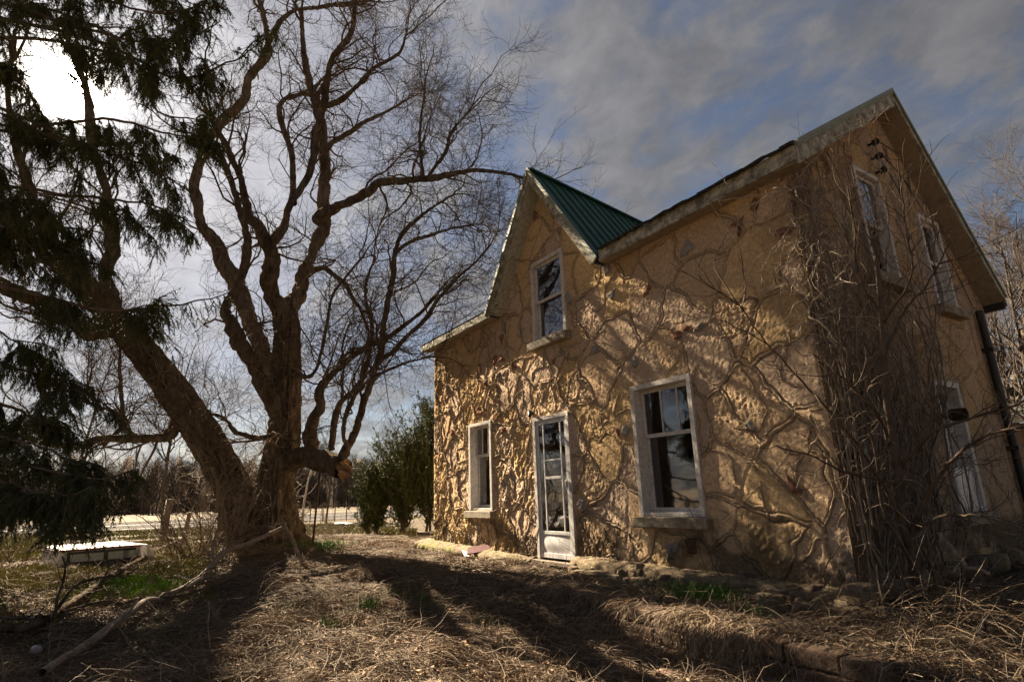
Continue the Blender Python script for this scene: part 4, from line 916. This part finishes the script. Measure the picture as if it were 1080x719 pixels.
# ------------------------------------------------------------------ camper shell
a = ground_at(58, 600); c = ground_at(150, 598); dd = unit((c - a) * np.array([1, 1, 0])); SL = float(np.linalg.norm((c - a)[:2])); pp = np.array([dd[1], -dd[0], 0])
if pp @ (a - CAM) < 0: pp = -pp
CS = empty('camper_shell', (a + c) / 2, 'white fibreglass pickup camper shell with maroon stripe lying on the grass', 'camper shell')
hS = .50; base = a.copy(); base[2] = min(a[2], c[2]) - .06
def sp_(u, v, z): return tuple(base + dd * u + pp * v + np.array([0, 0, z]))
def shellbox(mb, u0, u1, v0, v1, z0, z1, ins=0.0):
    mb.add([sp_(u0, v0, z0), sp_(u1, v0, z0), sp_(u1, v1, z0), sp_(u0, v1, z0), sp_(u0 + ins * .6, v0 + ins, z1), sp_(u1 - ins * .6, v0 + ins, z1), sp_(u1 - ins * .6, v1 - ins, z1), sp_(u0 + ins * .6, v1 - ins, z1)],
           [(0, 3, 2, 1), (4, 5, 6, 7), (0, 1, 5, 4), (1, 2, 6, 5), (2, 3, 7, 6), (3, 0, 4, 7)])
b = MB(); shellbox(b, 0, SL, 0, 1.6, 0, .40, .09); b.build('shell_body', M['shellw'], CS, bevel=.02)
b = MB(); shellbox(b, .05, SL - .05, .07, 1.53, .405, .435, .10); b.build('shell_roof', M['shellw'], CS, bevel=.02)
b = MB(); shellbox(b, .03, SL - .03, .066, .10, .375, .404); b.build('stripe', M['maroon'], CS)
for u0, u1 in ((.15, 1.15), (1.22, SL - .28)):
    b = MB(); b.add([sp_(u0, .004, .07), sp_(u1, .004, .07), sp_(u1, .068, .36), sp_(u0, .068, .36), sp_(u0, .05, .07), sp_(u1, .05, .07), sp_(u1, .11, .36), sp_(u0, .11, .36)], [(0, 1, 2, 3), (4, 7, 6, 5), (0, 4, 5, 1), (1, 5, 6, 2), (2, 6, 7, 3), (3, 7, 4, 0)])
    f = b.build('shell_window', M['winrub'], CS, bevel=.01)
    um = (u0 + u1) / 2
    for q0, q1 in ((u0 + .05, um + .05), (um + .12, u1 - .05)):
        b = MB(); b.add([sp_(q0, .022, .19), sp_(q1, .022, .19), sp_(q1, .050, .32), sp_(q0, .050, .32)], [(0, 1, 2, 3)]); b.build('pane', M['box'], f)
b = MB(); b.add([sp_(SL + .12, .05, 0), sp_(SL + .14, 1.2, 0), sp_(SL + .05, 1.15, .40), sp_(SL + .05, .1, .40), sp_(SL + .34, .05, 0), sp_(SL + .30, 1.2, 0), sp_(SL + .07, 1.15, .40), sp_(SL + .07, .1, .40)], [(0, 1, 2, 3), (7, 6, 5, 4), (0, 4, 5, 1), (1, 5, 6, 2), (2, 6, 7, 3), (3, 7, 4, 0)])
b.build('rear_door', M['shellw'], CS, bevel=.01)

# ------------------------------------------------------------------ posts, stakes, fence
def post(name, px, py, h, r, label, mt, lean=(0, 0), group=None, sides=8, cat='post'):
    g = ground_at(px, py); V, Q = tubes(np.array([[g - np.array([0, 0, .2]), g + np.array([lean[0] * h * .5, lean[1] * h * .5, h * .5]), g + np.array([lean[0] * h, lean[1] * h, h])]]), np.array([[r, r * .97, r * .9]]), sides, rough=.15)
    top = V[-sides:].mean(0); V = np.vstack([V, top]); T_ = np.array([(len(V) - 1 - sides + i, len(V) - 1 - sides + (i + 1) % sides, len(V) - 1) for i in range(sides)])
    o = link(name, mesh_np(name, V, Q, T_, mat=mt)); tag(o, label, cat, group); return o
post('metal_stake', 329, 578, 1.75, .025, 'thin dark metal stake standing right of the old tree', M['metal'], (-.03, .06), cat='stake')
post('fence_post', 171, 572, 1.35, .11, 'thick dark old fence post left of the tree', M['oldwood'], (.05, .05))
post('fence_post', 106, 556, 1.9, .11, 'tall pale wooden post beside the road behind the spruce bough', M['birch'], (0, 0))
post('fence_post', 192, 575, .9, .06, 'short leaning fence post right beside the thick one', M['oldwood'], (.25, .1))
FN = empty('wire_fence', along(350, 33), 'low wire fence on thin posts along the far side of the yard', 'fence')
f0 = along(300, 31); f1 = along(400, 36)
for k in range(9):
    g = f0 + (f1 - f0) * k / 8; V, Q = tubes(np.array([[g, g + np.array([0, 0, .55]), g + np.array([0, 0, 1.05])]]), np.full((1, 3), .03), 6); link('post', mesh_np('post', V, Q, mat=M['metal']), FN)
ws_ = []
for z in (.3, .6, .9): ws_.append(tubes(np.array([[f0 + np.array([0, 0, z]), (f0 + f1) / 2 + np.array([0, 0, z]), f1 + np.array([0, 0, z])]]), np.full((1, 3), .008), 4))
V, Q = join(ws_); link('wire', mesh_np('wire', V, Q, mat=M['metal']), FN)
g = ground_at(360, 553); sp = [((0, 0, 0), (1.1, .6, .16)), ((.5, .2, 0), (.7, .4, .1))]
so = stones([(tuple(g + np.array(c) + np.array([0, 0, .03])), s) for c, s in sp], 'snow_patch', None, cols=[np.array([.85, .87, .9])]); tag(so, 'small bright patch of melting snow between stake and cedars', 'snow')

# far wood -------------------------------------------------------------
nT = 1500; ang = rng.uniform(-.95, .55, nT); dist = rng.uniform(95, 170, nT); fw_ = -R[:, 2]; th0 = math.atan2(fw_[1], fw_[0])
# wood runs all along the left and centre of the view
th = th0 - ang * 1.0; px_ = CAM[0] + np.cos(th) * dist; py_ = CAM[1] + np.sin(th) * dist
s = np.c_[px_, py_, np.full(nT, -.4)]; hh = rng.uniform(5.5, 10.5, nT) * (dist / 130) * .9
tp, tr = grow(s, np.c_[rng.normal(0, .05, (nT, 2)), np.ones(nT)], hh, np.full(nT, .13), 5, .03, .05, .2); L_ = [tubes(tp, tr, 4)]
s, d, r_, i_ = spawn(tp, tr, 14, .1, 1, (.4, 1.0)); p_, q_ = grow(s, d, rng.uniform(1, 2.8, len(s)), np.full(len(s), .05), 4, .15, .08, .3); L_.append(tubes(p_, q_, 3))
s, d, r_, i_ = spawn(p_, q_, 4, .2, 1, (.4, 1.0)); p_, q_ = grow(s, d, rng.uniform(.6, 1.8, len(s)), np.full(len(s), .028), 3, .15, .06, .3); L_.append(tubes(p_, q_, 3))
V, Q = join(L_); tag(link('far_wood', mesh_np('far_wood', V, Q, mat=M['farwood'])), 'brown leafless wood along the horizon beyond the road', 'wood', kind='stuff')
# underbrush bank of the wood
hb = []
for k in range(240):
    th_ = th0 - (-1.0 + 1.6 * k / 239); rr = 118 + 8 * math.sin(k * .7)
    for j, (dr_, z) in enumerate(((0, -.5), (4, 3.2), (12, 6.0), (30, 8.2), (60, -.5))):
        hb.append((CAM[0] + math.cos(th_) * (rr + dr_), CAM[1] + math.sin(th_) * (rr + dr_), z * (1 + .35 * math.sin(k * 1.3 + j) * (z > 0) + .3 * (random.random() - .5)) if z > 0 else z))
Q = [(i * 5 + j, (i + 1) * 5 + j, (i + 1) * 5 + j + 1, i * 5 + j + 1) for i in range(239) for j in range(4)]
tag(link('hills', mesh_np('hills', np.array(hb), np.array(Q), mat=M['farwood'])), kind='structure')

# ------------------------------------------------------------------ shed at right
SHp = along(1085, 13.5); SH = empty('shed', SHp, 'dark weathered lean-to shed at the right edge behind the house', 'shed')
b = MB(); x_, y_ = SHp[0], SHp[1]
b.box(x_ - 1.2, x_ + 1.6, y_, y_ + 2, -.3, 2.1); b.build('wall', M['oldwood'], SH)
b = MB(); b.add([(x_ - 1.5, y_ - .3, 2.1), (x_ + 1.9, y_ - .3, 2.1), (x_ + 1.9, y_ + 2.3, 2.7), (x_ - 1.5, y_ + 2.3, 2.7), (x_ - 1.5, y_ - .3, 2.25), (x_ + 1.9, y_ - .3, 2.25), (x_ + 1.9, y_ + 2.3, 2.85), (x_ - 1.5, y_ + 2.3, 2.85)], [(0, 3, 2, 1), (4, 5, 6, 7), (0, 1, 5, 4), (1, 2, 6, 5), (2, 3, 7, 6), (3, 0, 4, 7)]); b.build('roof', M['shingle'], SH)

# ------------------------------------------------------------------ vines on the gable end
VN = empty('climbing_vine', (.12, .5, -.25), 'dense leafless vine tangle climbing the gable end near the corner', 'vine')
n = 105
s = np.c_[rng.uniform(.05, .14, n), rng.beta(1.1, 2.6, n) * 2.5 + .05, rng.uniform(-.3, .8, n)]
K = 46; p = np.empty((n, K, 3)); p[:, 0] = s; d = np.c_[np.zeros(n), rng.normal(-.06, .22, n), np.ones(n)]
ln = rng.uniform(2.6, 6.0, n); st = ln / (K - 1)
for k in range(1, K):
    d = unit(d + np.c_[rng.normal(0, .05, n), rng.normal(0, .34, n), rng.normal(.09, .22, n)]); p[:, k] = p[:, k - 1] + d * st[:, None]
    p[:, k, 0] = np.clip(p[:, k, 0], .035, .20); p[:, k, 1] = np.maximum(p[:, k, 1], .03)
    zt = np.where(p[:, k, 1] < RY, 4.22 + (p[:, k, 1] - EY) * .633, RZ - (p[:, k, 1] - RY) * 1.08) - .25
    over = p[:, k, 2] > zt; p[over, k, 2] = zt[over] - rng.uniform(0, .05, over.sum()); d[over, 2] -= .9
r_ = rng.uniform(.004, .013, n)[:, None] * np.linspace(1, .4, K)[None]; LV = [tubes(p, r_, 5)]; rn_ = [np.repeat(rng.random(n) * .5, K * 5)]
s, d, rr, _ = spawn(p, r_, 9, .1, 1, (.5, 1.3)); d[:, 0] = np.abs(d[:, 0]) * .5; p2_, q2_ = grow(s, d, rng.uniform(.15, .7, len(s)), np.maximum(rr * .5, .0028), 9, .35, 0, .5)
p2_[..., 0] = np.maximum(p2_[..., 0], .03)
LV.append(tubes(p2_, q2_, 3)); rn_.append(np.repeat(rng.random(len(s)) * .6, 27))
V, Q = join(LV); link('stems', mesh_np('stems', V, Q, mat=M['vine'], attrs={'rnd': np.concatenate(rn_)}), VN)
# pale loose tendrils curling off the corner into the sun
n = 60; s = np.c_[rng.uniform(.02, .22, n), rng.uniform(-.12, .5, n), rng.uniform(2.2, 4.0, n)]
d = np.c_[rng.uniform(-.5, .6, n), rng.uniform(-.9, .3, n), rng.uniform(-1, .5, n)]
p, q = grow(s, d, rng.uniform(.5, 1.4, n), rng.uniform(.004, .009, n), 22, .33, -.06, .45); p[..., 1] = np.where(p[..., 0] < .02, np.minimum(p[..., 1], -.07), p[..., 1])
s2, d2, r2, _ = spawn(p, q, 5, .1, 1, (.5, 1.2)); p2_, q2_ = grow(s2, d2, rng.uniform(.1, .4, len(s2)), np.full(len(s2), .0035), 9, .3, -.03, .5); p2_[..., 1] = np.where(p2_[..., 0] < .02, np.minimum(p2_[..., 1], -.07), p2_[..., 1])
V, Q = join([tubes(p, q, 5), tubes(p2_, q2_, 4)]); link('tendrils', mesh_np('tendrils', V, Q, mat=M['vine'], attrs={'rnd': np.full(len(V), .85)}), VN)
# creeper strands on the front wall
CR = empty('wall_creeper', (-2, -.1, -.2), 'thin dead creeper strands clinging to the lower front wall', 'vine')
n = 16; s = np.c_[rng.uniform(-3.8, -.1, n), np.full(n, -.075), rng.uniform(-.25, .0, n)]
n2_ = 8; s = np.vstack([s, np.c_[rng.uniform(-7.8, -5.1, n2_), np.full(n2_, -.075), rng.uniform(-.2, .3, n2_)]]); n += n2_
K = 26; p = np.empty((n, K, 3)); p[:, 0] = s; d = np.c_[rng.normal(-.15, .5, n), np.zeros(n), np.ones(n)]; ln = rng.uniform(.4, 1.4, n)
for k in range(1, K): d = unit(d + np.c_[rng.normal(0, .22, n), np.zeros(n), rng.normal(.04, .1, n)]); p[:, k] = p[:, k - 1] + d * (ln / (K - 1))[:, None]
r_ = rng.uniform(.003, .006, n)[:, None] * np.linspace(1, .4, K)[None]; V, Q = tubes(p, r_, 4); link('stems', mesh_np('stems', V, Q, mat=M['twig']), CR)

# slender tree growing against the gable end
ST = empty('wall_sapling', ground_at(972, 640), 'slender leaning sapling in front of the gable end with long arching branches', 'tree')
SL_ = [[(975, 642, 17, 0), (962, 590, 15, 0), (950, 540, 14, 0), (942, 480, 13, .0), (934, 420, 12, 0), (930, 360, 9, 0), (927, 300, 7, .05), (922, 250, 4, .1)],
       [(957, 570, 9, 0), (985, 510, 7, -.3), (1010, 478, 6, -.5), (1045, 455, 5, -.8), (1100, 440, 4, -1.1)],
       [(945, 500, 7, 0), (980, 455, 5, -.3), (1020, 438, 4, -.5), (1060, 420, 3.5, -.7), (1110, 390, 3, -.9)],
       [(960, 560, 6, 0), (1000, 545, 5, -.5), (1040, 548, 4, -.8), (1090, 560, 3, -1.1)],
       [(940, 470, 6, 0), (915, 430, 4, -.4), (880, 400, 3, -.7), (850, 380, 2.2, -.9)],
       [(945, 510, 5, 0), (905, 500, 4, -.5), (860, 482, 3, -.8), (820, 470, 2, -1)],
       [(952, 550, 6, 0), (915, 480, 4.5, -.4), (870, 420, 3.5, -.8), (815, 360, 2.5, -1.1), (775, 310, 1.8, -1.3)],
       [(932, 380, 6, 0), (950, 330, 4, .1), (985, 290, 3, .1), (1005, 250, 2, .2)],
       [(928, 330, 5, 0), (905, 280, 4, -.1), (900, 230, 3, -.1), (890, 190, 2, 0)],
       [(966, 600, 7, 0), (935, 540, 5, -.1), (925, 470, 4, -.1), (900, 400, 3, 0), (890, 330, 2.5, 0)],
       [(968, 610, 6, .1), (990, 560, 4, .2), (985, 490, 3, .3), (1000, 420, 2.5, .4)],
       [(930, 345, 4, 0), (960, 290, 3, -.2), (955, 240, 2.5, -.2), (940, 170, 2, -.2)]]
gS = ST.location; DS = float(-(R.T @ (np.array(gS) - CAM))[2]); L_ = []; sp_pts = []; sp_rad = []
for k, pl in enumerate(SL_):
    p, r_ = px_path(pl, DS); p, r_ = smoothpath(p, r_, 30); p[2:] += np.cumsum(rng.normal(0, .005, (28, 3)), 0)
    if k == 0: V, Q = tubes(p[None], r_[None] * .8, 12, rough=.12); link('trunk', mesh_np('trunk', V, Q, mat=M['twig']), ST)
    else: L_.append(tubes(p[None], r_[None] * .85, 6))
    sp_pts.append(p); sp_rad.append(r_)
s, d, r_, _ = spawn(np.array(sp_pts), np.array(sp_rad), 9, .3, 1, (.4, 1)); p_, q_ = grow(s, d, rng.uniform(.2, .8, len(s)), np.full(len(s), .005), 9, .2, .05, .4); L_.append(tubes(p_, q_, 4))
s, d, r_, _ = spawn(p_, q_, 3, .2, 1, (.4, 1)); p_, q_ = grow(s, d, rng.uniform(.1, .3, len(s)), np.full(len(s), .003), 5, .2, .05, .4); L_.append(tubes(p_, q_, 3))
V, Q = join(L_); link('crown', mesh_np('crown', V, Q, mat=M['twig']), ST)

# ------------------------------------------------------------------ fallen branches
def onground(pl, lift, nm, label, mt, twigs=0, w0=None, cat='branch'):
    pts = []; rr = []
    for x, y, wpx, lf in pl:
        g = ground_at(x, min(y, 3000)) if lf is None else P(x, y, lf)
        dpt = float(-(R.T @ (g - CAM))[2]); pts.append(g + np.array([0, 0, lift if lf is None else 0])); rr.append(wpx / 2 / FPX * dpt)
    p, r_ = smoothpath(pts, rr, 60); p[5:] += np.cumsum(rng.normal(0, .004, (55, 3)), 0)
    o = empty(nm, p[30], label, cat); V, Q = tubes(p[None], r_[None], 12, rough=.12); link('stem', mesh_np('stem', V, Q, mat=mt), o)
    if twigs:
        s, d, r2, _ = spawn(p[None], r_[None], twigs, .1, 1, (.5, 1.0)); d[:, 2] = np.abs(d[:, 2]) * .6; p_, q_ = grow(s, d, rng.uniform(.3, .9, len(s)), np.maximum(r2 * .5, .005), 9, .22, 0, .4)
        s, d, r2, _ = spawn(p_, q_, 5, .2, 1, (.5, 1.0)); p2_, q2_ = grow(s, d, rng.uniform(.1, .35, len(s)), np.maximum(r2 * .5, .0035), 6, .22, 0, .4)
        V, Q = join([tubes(p_, q_, 5), tubes(p2_, q2_, 3)]); link('twigs', mesh_np('twigs', V, Q, mat=mt), o)
    return o
onground([(40, 732, 8.5, None), (80, 702, 8.5, None), (118, 671, 8.5, None), (150, 646, 7.5, None), (174, 632, 7.5, None), (215, 602, 7, 8.0), (236, 578, 6, 9.0), (262, 568, 5, 9.6), (298, 551, 4, 10.3)], .13, 'fallen_limb', 'long pale bare limb lying diagonally from bottom left up to the old tree', M['deadwood'], 5)
onground([(298, 551, 5, 10.3), (308, 566, 4.5, 10.3), (318, 590, 3.5, 10.3)], .0, 'propped_stick', 'short stick propping the tip of the long pale limb', M['deadwood'])
onground([(-20, 692, 9, None), (30, 668, 9, None), (70, 648, 8, None), (105, 622, 7, None), (150, 597, 5, None), (188, 572, 3.5, None)], .10, 'fallen_branch', 'dark forked fallen branch with twigs at bottom left', M['bark'], 14)
onground([(95, 645, 4, None), (150, 640, 4, None), (205, 628, 3, None), (260, 615, 2.5, None)], .07, 'fallen_branch', 'thin straight twig crossing the long pale limb', M['twig'], 5)
onground([(990, 562, 4, 4.9), (1010, 590, 4, 4.7), (1040, 604, 3.5, 4.5)], 0, 'bent_stick', 'pale bent stick leaning at the foot of the gable end', M['deadwood'])

# debris
b = MB(); b.box(-.33, .33, -.09, .09, -.012, .012); o = b.build('board', M['redpaint'], None, bevel=.004); g = ground_at(512, 588); o.location = tuple(g + np.array([0, 0, .16])); o.rotation_euler = (.6, -.12, .9); tag(o, 'dark red broken board lying before the ledge left of the door', 'board')
b = MB(); b.box(-.30, .30, -.04, .04, -.012, .012); o = b.build('board', M['white'], None, bevel=.004); g = ground_at(494, 588); o.location = tuple(g + np.array([-.1, 0, .07])); o.rotation_euler = (0, .1, -.4); tag(o, 'narrow pale board beside the dark red one', 'board')
g = ground_at(37, 677); V, Q = tubes(np.array([[g + np.array([-.05, 0, .06]), g + np.array([-.049, 0, .06]), g + np.array([.05, .03, .07]), g + np.array([.051, .03, .07])]]), np.array([[.001, .032, .032, .001]]), 14); tag(link('tin_can', mesh_np('tin_can', V, Q, mat=M['shellw'])), 'pale crumpled drink can in the grass at bottom left', 'can')

# ------------------------------------------------------------------ dead grass, leaves, green tufts
def blades(s, d, ln, wd, cols, K=5, droop=-.25, wig=.15):
    n = len(s); p, _ = grow(s, d, ln, wd, K, wig, droop)
    p[..., 2] = np.maximum(p[..., 2], gz(p[..., 0], p[..., 1]) + .004)
    sd_ = unit(np.cross(p[:, -1] - p[:, 0], rng.normal(0, 1, (n, 3)))); wt = np.array([1, .9, .75, .5, .12][:K] if K == 5 else np.linspace(1, .15, K))
    off = sd_[:, None] * (wd[:, None] * wt[None])[..., None]
    V = np.stack([p - off, p + off], 2).reshape(-1, 3); a = (np.arange(n)[:, None] * K * 2 + np.arange(K - 1)[None] * 2).ravel()
    return V, np.stack([a, a + 1, a + 3, a + 2], -1), np.repeat(cols, K * 2, 0)
def scatter(n, dmin, dmax, pxr=(-60, 1130)):
    """random ground points, denser towards the lens"""
    d = dmin * (dmax / dmin) ** rng.random(n); px = rng.uniform(*pxr, n); v = np.stack([(px - 540) / FPX * d, np.zeros(n) - .27 * d, -d], -1) @ R.T; q = CAM + v
    return q[:, :2]
def ok(q):
    x, y = q[:, 0], q[:, 1]; k = ~((x < .05) & (y > -.06) & (x > XL - .05) & (y < YB)); return k
def straw(n): 
    t_ = rng.random((n, 1)); c = np.array([.225, .18, .13]) * (1 - t_) + np.array([.13, .083, .05]) * t_; return c * rng.uniform(.6, 1.25, (n, 1))
parts = []
q = scatter(250000, 1.6, 17); q = q[ok(q)]; n = len(q)
cl = fbm(q[:, 0] * 1.7, q[:, 1] * 1.7, 4, 61); keep = rng.random(n) < sstep(.30, .60, cl) * .85 + .15; q = q[keep]; n = len(q)
fa = fbm(q[:, 0] * .7, q[:, 1] * .7, 3, 63) * 12; flow = np.c_[np.cos(fa), np.sin(fa)]
dist = np.hypot(q[:, 0] - CAM[0], q[:, 1] - CAM[1]); s = np.c_[q, gz(q[:, 0], q[:, 1]) + .005]
d = np.c_[flow + rng.normal(0, .5, (n, 2)), rng.uniform(.0, .45, n)]
V, Q, Cc = blades(s, d, rng.uniform(.08, .40, n) * (1 + .02 * dist), rng.uniform(.0009, .0021, n) * (1 + .10 * dist), straw(n), 5, -.22, .22); parts.append((V, Q, Cc))
qt_ = scatter(420, 1.9, 13); qt_ = qt_[ok(qt_)]
for qq in qt_:
    m_ = int(rng.integers(60, 170)); a = rng.uniform(0, 2 * np.pi); rr_ = rng.uniform(.03, .12); s = np.c_[qq + rng.normal(0, rr_, (m_, 2)), np.zeros(m_)]; s[:, 2] = gz(s[:, 0], s[:, 1]) + rng.uniform(.0, .07, m_)
    dd_ = math.hypot(*(qq - CAM[:2])); V, Q, Cc = blades(s, np.c_[np.cos(a) + rng.normal(0, .45, m_), np.sin(a) + rng.normal(0, .45, m_), rng.uniform(.05, .7, m_)], rng.uniform(.15, .5, m_), rng.uniform(.0009, .0019, m_) * (1 + .08 * dd_), straw(m_) * rng.uniform(.6, 1.3), 7, -.24, .12); parts.append((V, Q, Cc))
# matted straw hanging over the retaining wall
n = 2600; x = rng.uniform(XR0 - .2, XR1 + .1, n); cl = vnoise(x * 3.3, x * 0, 5); kk = rng.random(n) < sstep(.1, .6, cl) * (.06 + .94 * sstep(.45, -.2, x)); x = x[kk]; n = len(x)
y = yR(x) + rng.uniform(-.06, .30, n); s = np.c_[x, y, np.full(n, -.205) + rng.uniform(0, .03, n)]
K = 8; p = np.empty((n, K, 3)); p[:, 0] = s; d = np.c_[rng.normal(.1, .55, n), -np.ones(n), rng.uniform(.1, .6, n)]; ln = rng.uniform(.2, .75, n)
for k in range(1, K):
    d = unit(d + np.c_[rng.normal(0, .26, (n, 2)), rng.normal(-.34, .2, n)]); p[:, k] = p[:, k - 1] + d * (ln / (K - 1))[:, None]
    out = yR(p[:, k, 0]) - .15; low = p[:, k, 2] < -.21; p[:, k, 1] = np.where(low, np.minimum(p[:, k, 1], out - .01), p[:, k, 1])
    p[:, k, 2] = np.maximum(p[:, k, 2], gz(p[:, k, 0], p[:, k, 1]) + .01)
sd_ = unit(np.cross(d, rng.normal(0, 1, (n, 3)))); wd = rng.uniform(.0018, .0042, n); off = sd_[:, None] * (wd[:, None] * np.linspace(1, .3, K)[None])[..., None]
V = np.stack([p - off, p + off], 2).reshape(-1, 3); a = (np.arange(n)[:, None] * K * 2 + np.arange(K - 1)[None] * 2).ravel(); parts.append((V, np.stack([a, a + 1, a + 3, a + 2], -1), np.repeat(straw(n) * 1.15, K * 2, 0)))
# long reeds sweeping down at right
n = 1100; s = np.c_[rng.normal(.45, .35, n), rng.normal(.1, .45, n), np.zeros(n)]; s = s[(s[:, 0] > .1)]; n = len(s); s[:, 2] = gz(s[:, 0], s[:, 1])
V, Q, Cc = blades(s, np.c_[rng.normal(.5, .4, n), rng.normal(-.7, .4, n), rng.uniform(.1, .9, n)], rng.uniform(.4, 1.3, n), rng.uniform(.002, .004, n), straw(n) * .85, 8, -.12, .08); parts.append((V, Q, Cc))
V, Q = join([(a, b_) for a, b_, _ in parts]); tag(link('dead_grass', mesh_np('dead_grass', V, Q, mat=M['grass'], cattr=np.concatenate([c for _, _, c in parts]))), 'matted dead brown grass and straw covering the yard', 'grass', kind='stuff')
# fallen leaves
q = scatter(20000, 1.6, 16); q = q[ok(q)]; n = len(q); n_ = n; s = np.c_[q, gz(q[:, 0], q[:, 1]) + rng.uniform(.005, .05, n)]
t1_ = unit(rng.normal(0, 1, (n, 3)) * np.array([1, 1, .45])); t2_ = unit(np.cross(t1_, rng.normal(0, .5, (n, 3)) + np.array([0, 0, 1.]))); sz = rng.uniform(.010, .026, n)[:, None]; nr = np.cross(t1_, t2_)
V = np.stack([s - t1_ * sz, s - t2_ * sz * .55 + nr * sz * .3, s + t1_ * sz, s + t2_ * sz * .55 + nr * sz * .3], 1).reshape(-1, 3); Q = np.arange(n * 4).reshape(-1, 4)
lc = np.array([.20, .125, .075]) * rng.uniform(.45, 1.6, (n, 1)) * np.array([1, 1, 1]); tag(link('fallen_leaves', mesh_np('fallen_leaves', V, Q, mat=M['grass'], cattr=np.repeat(lc, 4, 0))), 'scattered dry brown leaves over the yard', 'leaves', kind='stuff')
# loose twigs litter
q = scatter(2600, 1.8, 12); q = q[ok(q)]; n = len(q); s = np.c_[q, gz(q[:, 0], q[:, 1]) + .03]; p_, q_ = grow(s, np.c_[rng.normal(0, 1, (n, 2)), rng.uniform(-.1, .3, n)], rng.uniform(.12, .7, n), rng.uniform(.002, .006, n), 7, .18, -.03, .4)
p_[..., 2] = np.maximum(p_[..., 2], gz(p_[..., 0], p_[..., 1]) + .01); V, Q = tubes(p_, q_, 4); tag(link('twig_litter', mesh_np('twig_litter', V, Q, mat=M['deadwood'])), 'small dead twigs littering the ground', 'twigs', kind='stuff')
# short green-yellow turf towards the road
q = np.vstack([scatter(70000, 7.0, 17, (-60, 235)), scatter(40000, 17, 30, (-60, 440))]); cl = fbm(q[:, 0] * .45 + 3, q[:, 1] * .45, 4, 17); q = q[(rng.random(len(q)) < sstep(.36, .56, cl)) & ok(q)]; n = len(q); dist = np.hypot(q[:, 0] - CAM[0], q[:, 1] - CAM[1])
t_ = rng.random((n, 1)); cg = np.array([.11, .12, .03]) * t_ + np.array([.20, .16, .07]) * (1 - t_)
V, Q, Cc = blades(np.c_[q, gz(q[:, 0], q[:, 1])], np.c_[rng.normal(0, .4, (n, 2)), np.ones(n)], rng.uniform(.05, .12, n), .0022 + .0005 * dist, cg, 5, -.05, .2)
tag(link('turf', mesh_np('turf', V, Q, mat=M['grass'], cattr=Cc)), 'thin yellow-green turf between the camper shell and road', 'grass', kind='stuff')
def tuft(px, py, n, rad, ln, label, col=(.05, .10, .02), wd=.004):
    g = ground_at(px, py); s = np.c_[g[:2] + rng.normal(0, rad, (n, 2)) * np.array([1.4, .7]), np.zeros(n)]; s[:, 2] = gz(s[:, 0], s[:, 1]) + .02; c = np.array(col) * rng.uniform(.6, 1.5, (n, 1))
    V, Q, Cc = blades(s, np.c_[rng.normal(0, .3, (n, 2)), np.ones(n)], rng.uniform(.5, 1, n) * ln, np.full(n, wd), c, 5, -.06, .08)
    tag(link('green_tuft', mesh_np('green_tuft', V, Q, mat=M['grass'], cattr=Cc)), label, 'grass tuft', 'fresh green tufts in the dead grass')
tuft(738, 632, 420, .17, .19, 'largest green tuft, on the terrace under the big window')
tuft(386, 642, 120, .10, .15, 'green tuft in the middle of the dead grass')
tuft(446, 640, 70, .09, .13, 'small green tuft right of the middle one')
tuft(802, 650, 60, .08, .10, 'sparse green tuft on top of the block wall')
tuft(782, 705, 50, .06, .07, 'small green tuft below the block wall')
tuft(347, 663, 50, .06, .12, 'little green tuft nearest the bottom left of the middle one')
tuft(135, 618, 900, .28, .11, 'bright moss-green patch left of the pair before the camper shell', (.12, .20, .02), .006)
tuft(163, 623, 900, .22, .11, 'bright moss-green patch right of the pair before the camper shell', (.12, .20, .02), .006)
tuft(95, 630, 500, .3, .09, 'dull green patch left of the bright moss patches', (.09, .13, .02), .006)
tuft(338, 576, 500, .35, .16, 'low green plants at the foot of the metal stake', (.06, .12, .03), .008)
tuft(420, 628, 60, .10, .11, 'thin green blades between the middle tufts and the tree')
tuft(300, 640, 60, .12, .09, 'faint green blades in the shadow right of the long pale limb')
tuft(520, 655, 50, .10, .09, 'faint green blades in the straw below the doorstep')
tuft(40, 650, 500, .45, .06, 'broad dull green patch by the dark fallen branch', (.10, .12, .03), .005)
tuft(180, 660, 300, .40, .06, 'broad dull green patch just left of the long pale limb', (.10, .11, .03), .004)
